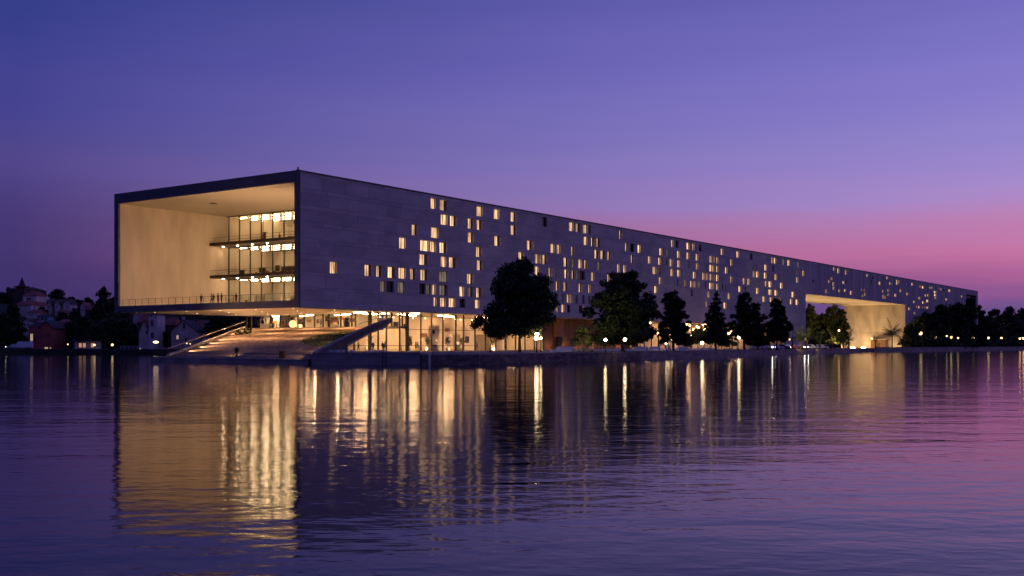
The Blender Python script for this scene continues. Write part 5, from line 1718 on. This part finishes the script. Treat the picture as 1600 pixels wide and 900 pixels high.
cl_dark = mat('dark_clothes', (.03, .028, .035), (.02, .02, .025), (3, 3, 3), .9)
cl_blue = mat('navy_trousers', (.04, .045, .08), (.03, .035, .06), (3, 3, 3), .9)
cl_tan = mat('tan_jacket', (.28, .19, .12), (.22, .15, .1), (3, 3, 3), .9)
cl_grey = mat('grey_shirt', (.22, .21, .21), (.17, .16, .16), (3, 3, 3), .9)
skin = mat('skin', (.45, .28, .2), (.4, .25, .18), (3, 3, 3), .6)
hairm = mat('dark_hair', (.03, .02, .015), (.02, .015, .01), (5, 5, 5), .8)


def person_mesh(key, stride, arm, top, legs):
    """one continuous skinned body; materials by zone"""
    V = []; E_ = []; R_ = []

    def add(p, r, par=None):
        V.append(p); R_.append(r)
        if par is not None:
            E_.append((par, len(V) - 1))
        return len(V) - 1
    pel = add((0, 0, .95), .15)
    sp = add((0, 0, 1.15), .14, pel); ch = add((0, 0, 1.36), .165, sp); nk = add((0, 0, 1.50), .06, ch)
    hd = add((0, -.01, 1.60), .095, nk); hd2 = add((0, -.01, 1.70), .085, hd)
    for s_ in (-1, 1):
        hp_ = add((s_ * .10, 0, .88), .10, pel)
        st_ = stride * s_
        kn = add((s_ * .11, -st_ * .5 - .02, .50), .068, hp_)
        an_ = add((s_ * .11, -st_ * .9 + .03, .10), .042, kn)
        add((s_ * .12, -st_ * .9 - .13, .04), .038, an_)
        sh = add((s_ * .19, 0, 1.42), .062, ch)
        el = add((s_ * .25, .02 + st_ * .25, 1.15), .045, sh)
        wr = add((s_ * (.24 - arm * .1), st_ * .3 - .08 - arm * .22, .92 + arm * .18), .03, el)
        pm = add((s_ * (.24 - arm * .12), st_ * .3 - .10 - arm * .26, .86 + arm * .18), .034, wr)
        for q, (dx, ln) in enumerate(((-.025, .075), (-.008, .085), (.008, .08), (.025, .065))):
            add((V[pm][0] + dx, V[pm][1] - .02, V[pm][2] - ln), .009, pm)
        add((V[pm][0] - s_ * .04, V[pm][1] - .045, V[pm][2] - .02), .010, pm)
    me_ = bpy.data.meshes.new('tmp'); me_.from_pydata(V, E_, [])
    o_ = bpy.data.objects.new('tmp', me_); C.objects.link(o_)
    sk = o_.modifiers.new('s', 'SKIN')
    for i, r_ in enumerate(R_):
        me_.skin_vertices[0].data[i].radius = (r_, r_ * (.72 if i in (0, 1, 2) else 1))
    me_.skin_vertices[0].data[0].use_root = True
    o_.modifiers.new('u', 'SUBSURF').levels = 1
    dg = bpy.context.evaluated_depsgraph_get()
    res = bpy.data.meshes.new_from_object(o_.evaluated_get(dg))
    bpy.data.objects.remove(o_)
    res.name = 'person_body'
    res.materials.clear()
    for m_ in (legs, top, skin, cl_dark):
        res.materials.append(m_)
    for p in res.polygons:
        z = p.center.z
        p.material_index = 3 if z < .09 else 0 if z < .98 and abs(p.center.x) < .215 else 1 if z < 1.5 and z > .93 else 2
        p.use_smooth = True
    return res


skin_ok = True
pm_ = {}


def add_skin_layer_ok():
    pass


def person(label, p, rz, pose=0, s=1.0):
    if pose not in pm_:
        cfg = [(.0, .1, cl_dark, cl_dark), (.28, .3, cl_grey, cl_blue), (.1, .9, cl_tan, cl_dark)][pose]
        pm_[pose] = person_mesh(pose, *cfg)
        if 'hair' not in pm_:
            pm_['hair'] = MB().sphere((0, .02, 1.70), .112, 10, 7, 1.02).mesh('hair', hairm, True)
    th = thing('person', label, 'person', p, rz)
    th.scale = (s, s, s)
    inst('body', pm_[pose], th)
    inst('hair', pm_['hair'], th)
    return th


def onX(x, c):
    k = (x - 800) / FOC; dx = k * RX + FX; dy = k * RY + FY; d = (c - CX) / dx
    return CY + d * dy


def onY(x, c):
    k = (x - 800) / FOC; dx = k * RX + FX; dy = k * RY + FY; d = (c - CY) / dy
    return CX + d * dx


ZL = ZB + 1.205
for (x, yy_, rz, pose, s_, lb) in ((314.5, 1.9, .4, 0, 1.0, 'person in dark clothes standing alone left of the group at the balcony railing'), (330.5, 1.7, 2.2, 1, 1.02, 'person in grey top leaning at the railing, left of the group'), (333.5, 2.3, 4.2, 0, 1.0, 'person in dark clothes close behind the one in grey'),
                                 (341, 1.6, 1.2, 2, 1.03, 'person in a tan jacket in the pair right on the balcony'), (346.3, 1.8, 5.0, 0, 1.06, 'tallest person in dark clothes at the right of the balcony group'), (369, 1.8, .2, 0, .98, 'person in dark clothes by the first glass mullion')):
    person(lb, (onY(x, yy_), yy_, ZL), rz, pose, s_)
for (x, X, rz, pose, lb) in ((598, -2.6, 1, 0, 'person in dark clothes before the hall glass under the ramp end'), (601.5, -2.2, 4, 1, 'walking person in grey under the ramp end'), (653, -2.5, 2, 0, 'person in dark clothes by the orange panel before the hall'), (650, -2.0, 3.4, 1, 'walking person in grey left of the orange panel'), (560, -1.5, 1.4, 2, 'person in tan under the ramp near the quay'),
                              (745, -2, 1.1, 1, 'walking person in grey left of the big tree trunk'), (790, -1.5, .6, 2, 'person in tan jacket left behind the big tree trunk'), (583, -2.2, .5, 0, 'person in dark clothes under the middle of the ramp')):
    person(lb, (X, onX(x, X), G + .06), rz, pose, 1.0)
for (x, rz, pose, lb) in ((513, .4, 0, 'person in dark clothes at the foyer door left'), (537.5, 2.2, 0, 'person in dark clothes before the tall dark screen'), (473, 1.2, 2, 'person in tan beside the orange ball lamp'), (545, 3.1, 1, 'walking person in grey right of the dark screen')):
    person(lb, (onY(x, YF - .9), YF - .9, ZF + .01), rz, pose, 1.0)
# bush plants on the terrace left
tree('shrub', 'dark shrub beside the handrail near the top of the plaza', 'shrub', 386, 214, 4.6, 512, 16, 'bush', 301, 900, .12, .05)
tree('shrub', 'second dark shrub left of the one by the top handrail', 'shrub', 374, 212, 4.2, 515, 14, 'bush', 302, 800, .12, .05)
tree('shrub', 'potted green shrub before the foyer glass', 'shrub', 427, 224, ZF, 504, 6, 'bush', 303, 300, .08, .05, M_leaf2)

# small garden floodlights at the foot of lit planting
for (x, d, to, pw) in ((925, 184, (935, 192, 9), 900), (1246, 318, (1254, 325, 6), 1300), (1262, 318, (1256, 325, 6), 1100), (1282, 338, (1281, 345, 5), 1000), (1384, 388, (1394, 395, 5), 700), (1080, 262, (1090, 275, 6), 800), (905, 184, (912, 190, 6), 500)):
    p = W(x, d, G + .3)
    fl = thing('garden_floodlight', {925: 'small floodlight at the foot of the broad pyramid tree', 1246: 'small floodlight left of the green palm cluster', 1262: 'small floodlight right of the green palm cluster', 1282: 'small floodlight under the pale green palm', 1384: 'small floodlight under the large dark palm', 1080: 'small floodlight under the trees by the string lights', 905: 'small floodlight by the pale young tree at the pavilion'}[x], 'floodlight', W(x, d, G))
    MB().box(-.12, .12, -.08, .08, .12, .3).build('head', M_dark, fl)
    MB().box(-.03, .03, -.03, .03, 0, .12).build('stake', M_dark, fl)
    q = W(to[0], to[1], to[2])
    spot((p.x, p.y, G + .45), q, pw, 110, (1, .78, .40))
pl = MB().lathe([(.12, -.6), (.12, 1.5), (.05, 1.62)], 10).build('mooring_pile', M_white, None, loc=W(671, 134, 0))
tag(pl, 'single pale mooring pile standing in the water before the quay joint', 'pile')
ld = thing('quay_ladder', 'dark iron ladder on the concrete quay wall below the railing', 'ladder', W(601, 138.2, 0))
for s_ in (-.22, .22):
    MB().box(s_ - .03, s_ + .03, -.42, -.36, -.2, 1.75).build('stile', M_dark, ld)
for k in range(6):
    MB().box(-.2, .2, -.41, -.37, .05 + k * .28, .09 + k * .28).build('rung', M_dark, ld)
ld.rotation_euler = (0, 0, A)

# more of the rooms: cases, pictures, plants, people
rq = random.Random(77)
cases = []
k = 0
for (fi, nm) in ((0, 'bottom'), (1, 'middle'), (2, 'top')):
    for bay in range(5):
        X = -47.2 + bay * 3.6 + rq.uniform(-.5, .5)
        yy_ = YW + rq.uniform(1.8, 5.5)
        w_, h_ = rq.uniform(.7, 1.9), rq.uniform(.9, 2.3)
        ct = thing('display_case', '%s display case from the west wall on the %s loggia floor' % (('first', 'second', 'third', 'fourth', 'fifth')[bay], nm), 'display case', (X, yy_, FL[fi][0]), rq.uniform(-.2, .2))
        mm_ = [M_wood, M_mull, M_dark, M_orange][(bay + fi) % 4]
        MB().box(-w_ / 2, w_ / 2, -.3, .3, 0, h_ * .45).build('base', mm_, ct)
        MB().box(-w_ / 2 + .05, w_ / 2 - .05, -.02, .02, h_ * .45, h_).build('panel', mm_, ct)
        MB().box(-w_ / 2, w_ / 2, -.3, .3, h_, h_ + .08).build('top', M_dark, ct)
for i, (x, fi, dy, pose) in enumerate(((451, 1, .9, 0), (430, 1, 1.5, 1), (437, 2, 1.2, 0), (398, 0, 1.4, 2), (412, 2, 2.0, 1))):
    person(['person in dark clothes by the glass at the right of the middle loggia floor', 'walking person in grey behind the middle floor glass', 'person in dark clothes behind the top floor glass', 'person in tan behind the bottom floor glass', 'walking person in grey left on the top loggia floor'][i], (onY(x, YW + dy), YW + dy, FL[fi][0] + .005), rq.uniform(0, 6), pose)
for i in range(12):
    x = 402 + i * 13.5
    yy_ = YF + rq.uniform(1.2, 5)
    X = onY(x, yy_)
    if X > -18.8:
        break
    w_, h_ = rq.uniform(.5, 1.6), rq.uniform(.6, 1.7)
    z_ = ZF + rq.uniform(.9, 1.7)
    o = MB().box(-w_ / 2, w_ / 2, -.03, .03, 0, h_ * .7).build('hanging_panel', [M_dark, M_white, M_orange, M_wood][i % 4], None, loc=(X, yy_, z_))
    tag(o, '%s %s hanging panel from the left inside the upper foyer' % (('first', 'second', 'third', 'fourth', 'fifth', 'sixth', 'seventh', 'eighth', 'ninth', 'tenth', 'eleventh', 'twelfth')[i], ('dark', 'white', 'orange', 'brown')[i % 4]), 'panel')
    if i % 2:
        person('%s person from the left inside the upper foyer' % ('x', 'first', 'x', 'second', 'x', 'third', 'x', 'fourth', 'x', 'fifth', 'x', 'sixth')[i], (onY(x + 5, YF + .6), YF + .6, ZF + .01), rq.uniform(0, 6), i % 3)
for i, x in enumerate((640, 668, 699, 722, 770)):
    X = -5.6 - i * .3
    y_ = onX(x, X)
    tp = thing('potted_tree', '%s small potted tree from the left inside the glazed hall' % ('first', 'second', 'third', 'fourth', 'fifth')[i], 'potted plant', (X, y_, G + .06))
    MB().lathe([(.3, 0), (.42, .55), (.38, .55), (.32, .5)], 12).build('pot', M_white, tp)
    o = bpy.data.objects.new('foliage', leafmesh('foliage', M_leaf2, [(0, 0, 1.5 + .5 * j, .5, .4) for j in range(3)] + [(.3, .2, 1.9, .35, .3), (-.3, -.1, 2.1, .35, .3)], 260, .13, 400 + i)); C.objects.link(o); o.parent = tp
    MB().tube((0, 0, .4), (0, 0, 1.7), .04, .02, 6).build('stem', M_bark, tp)
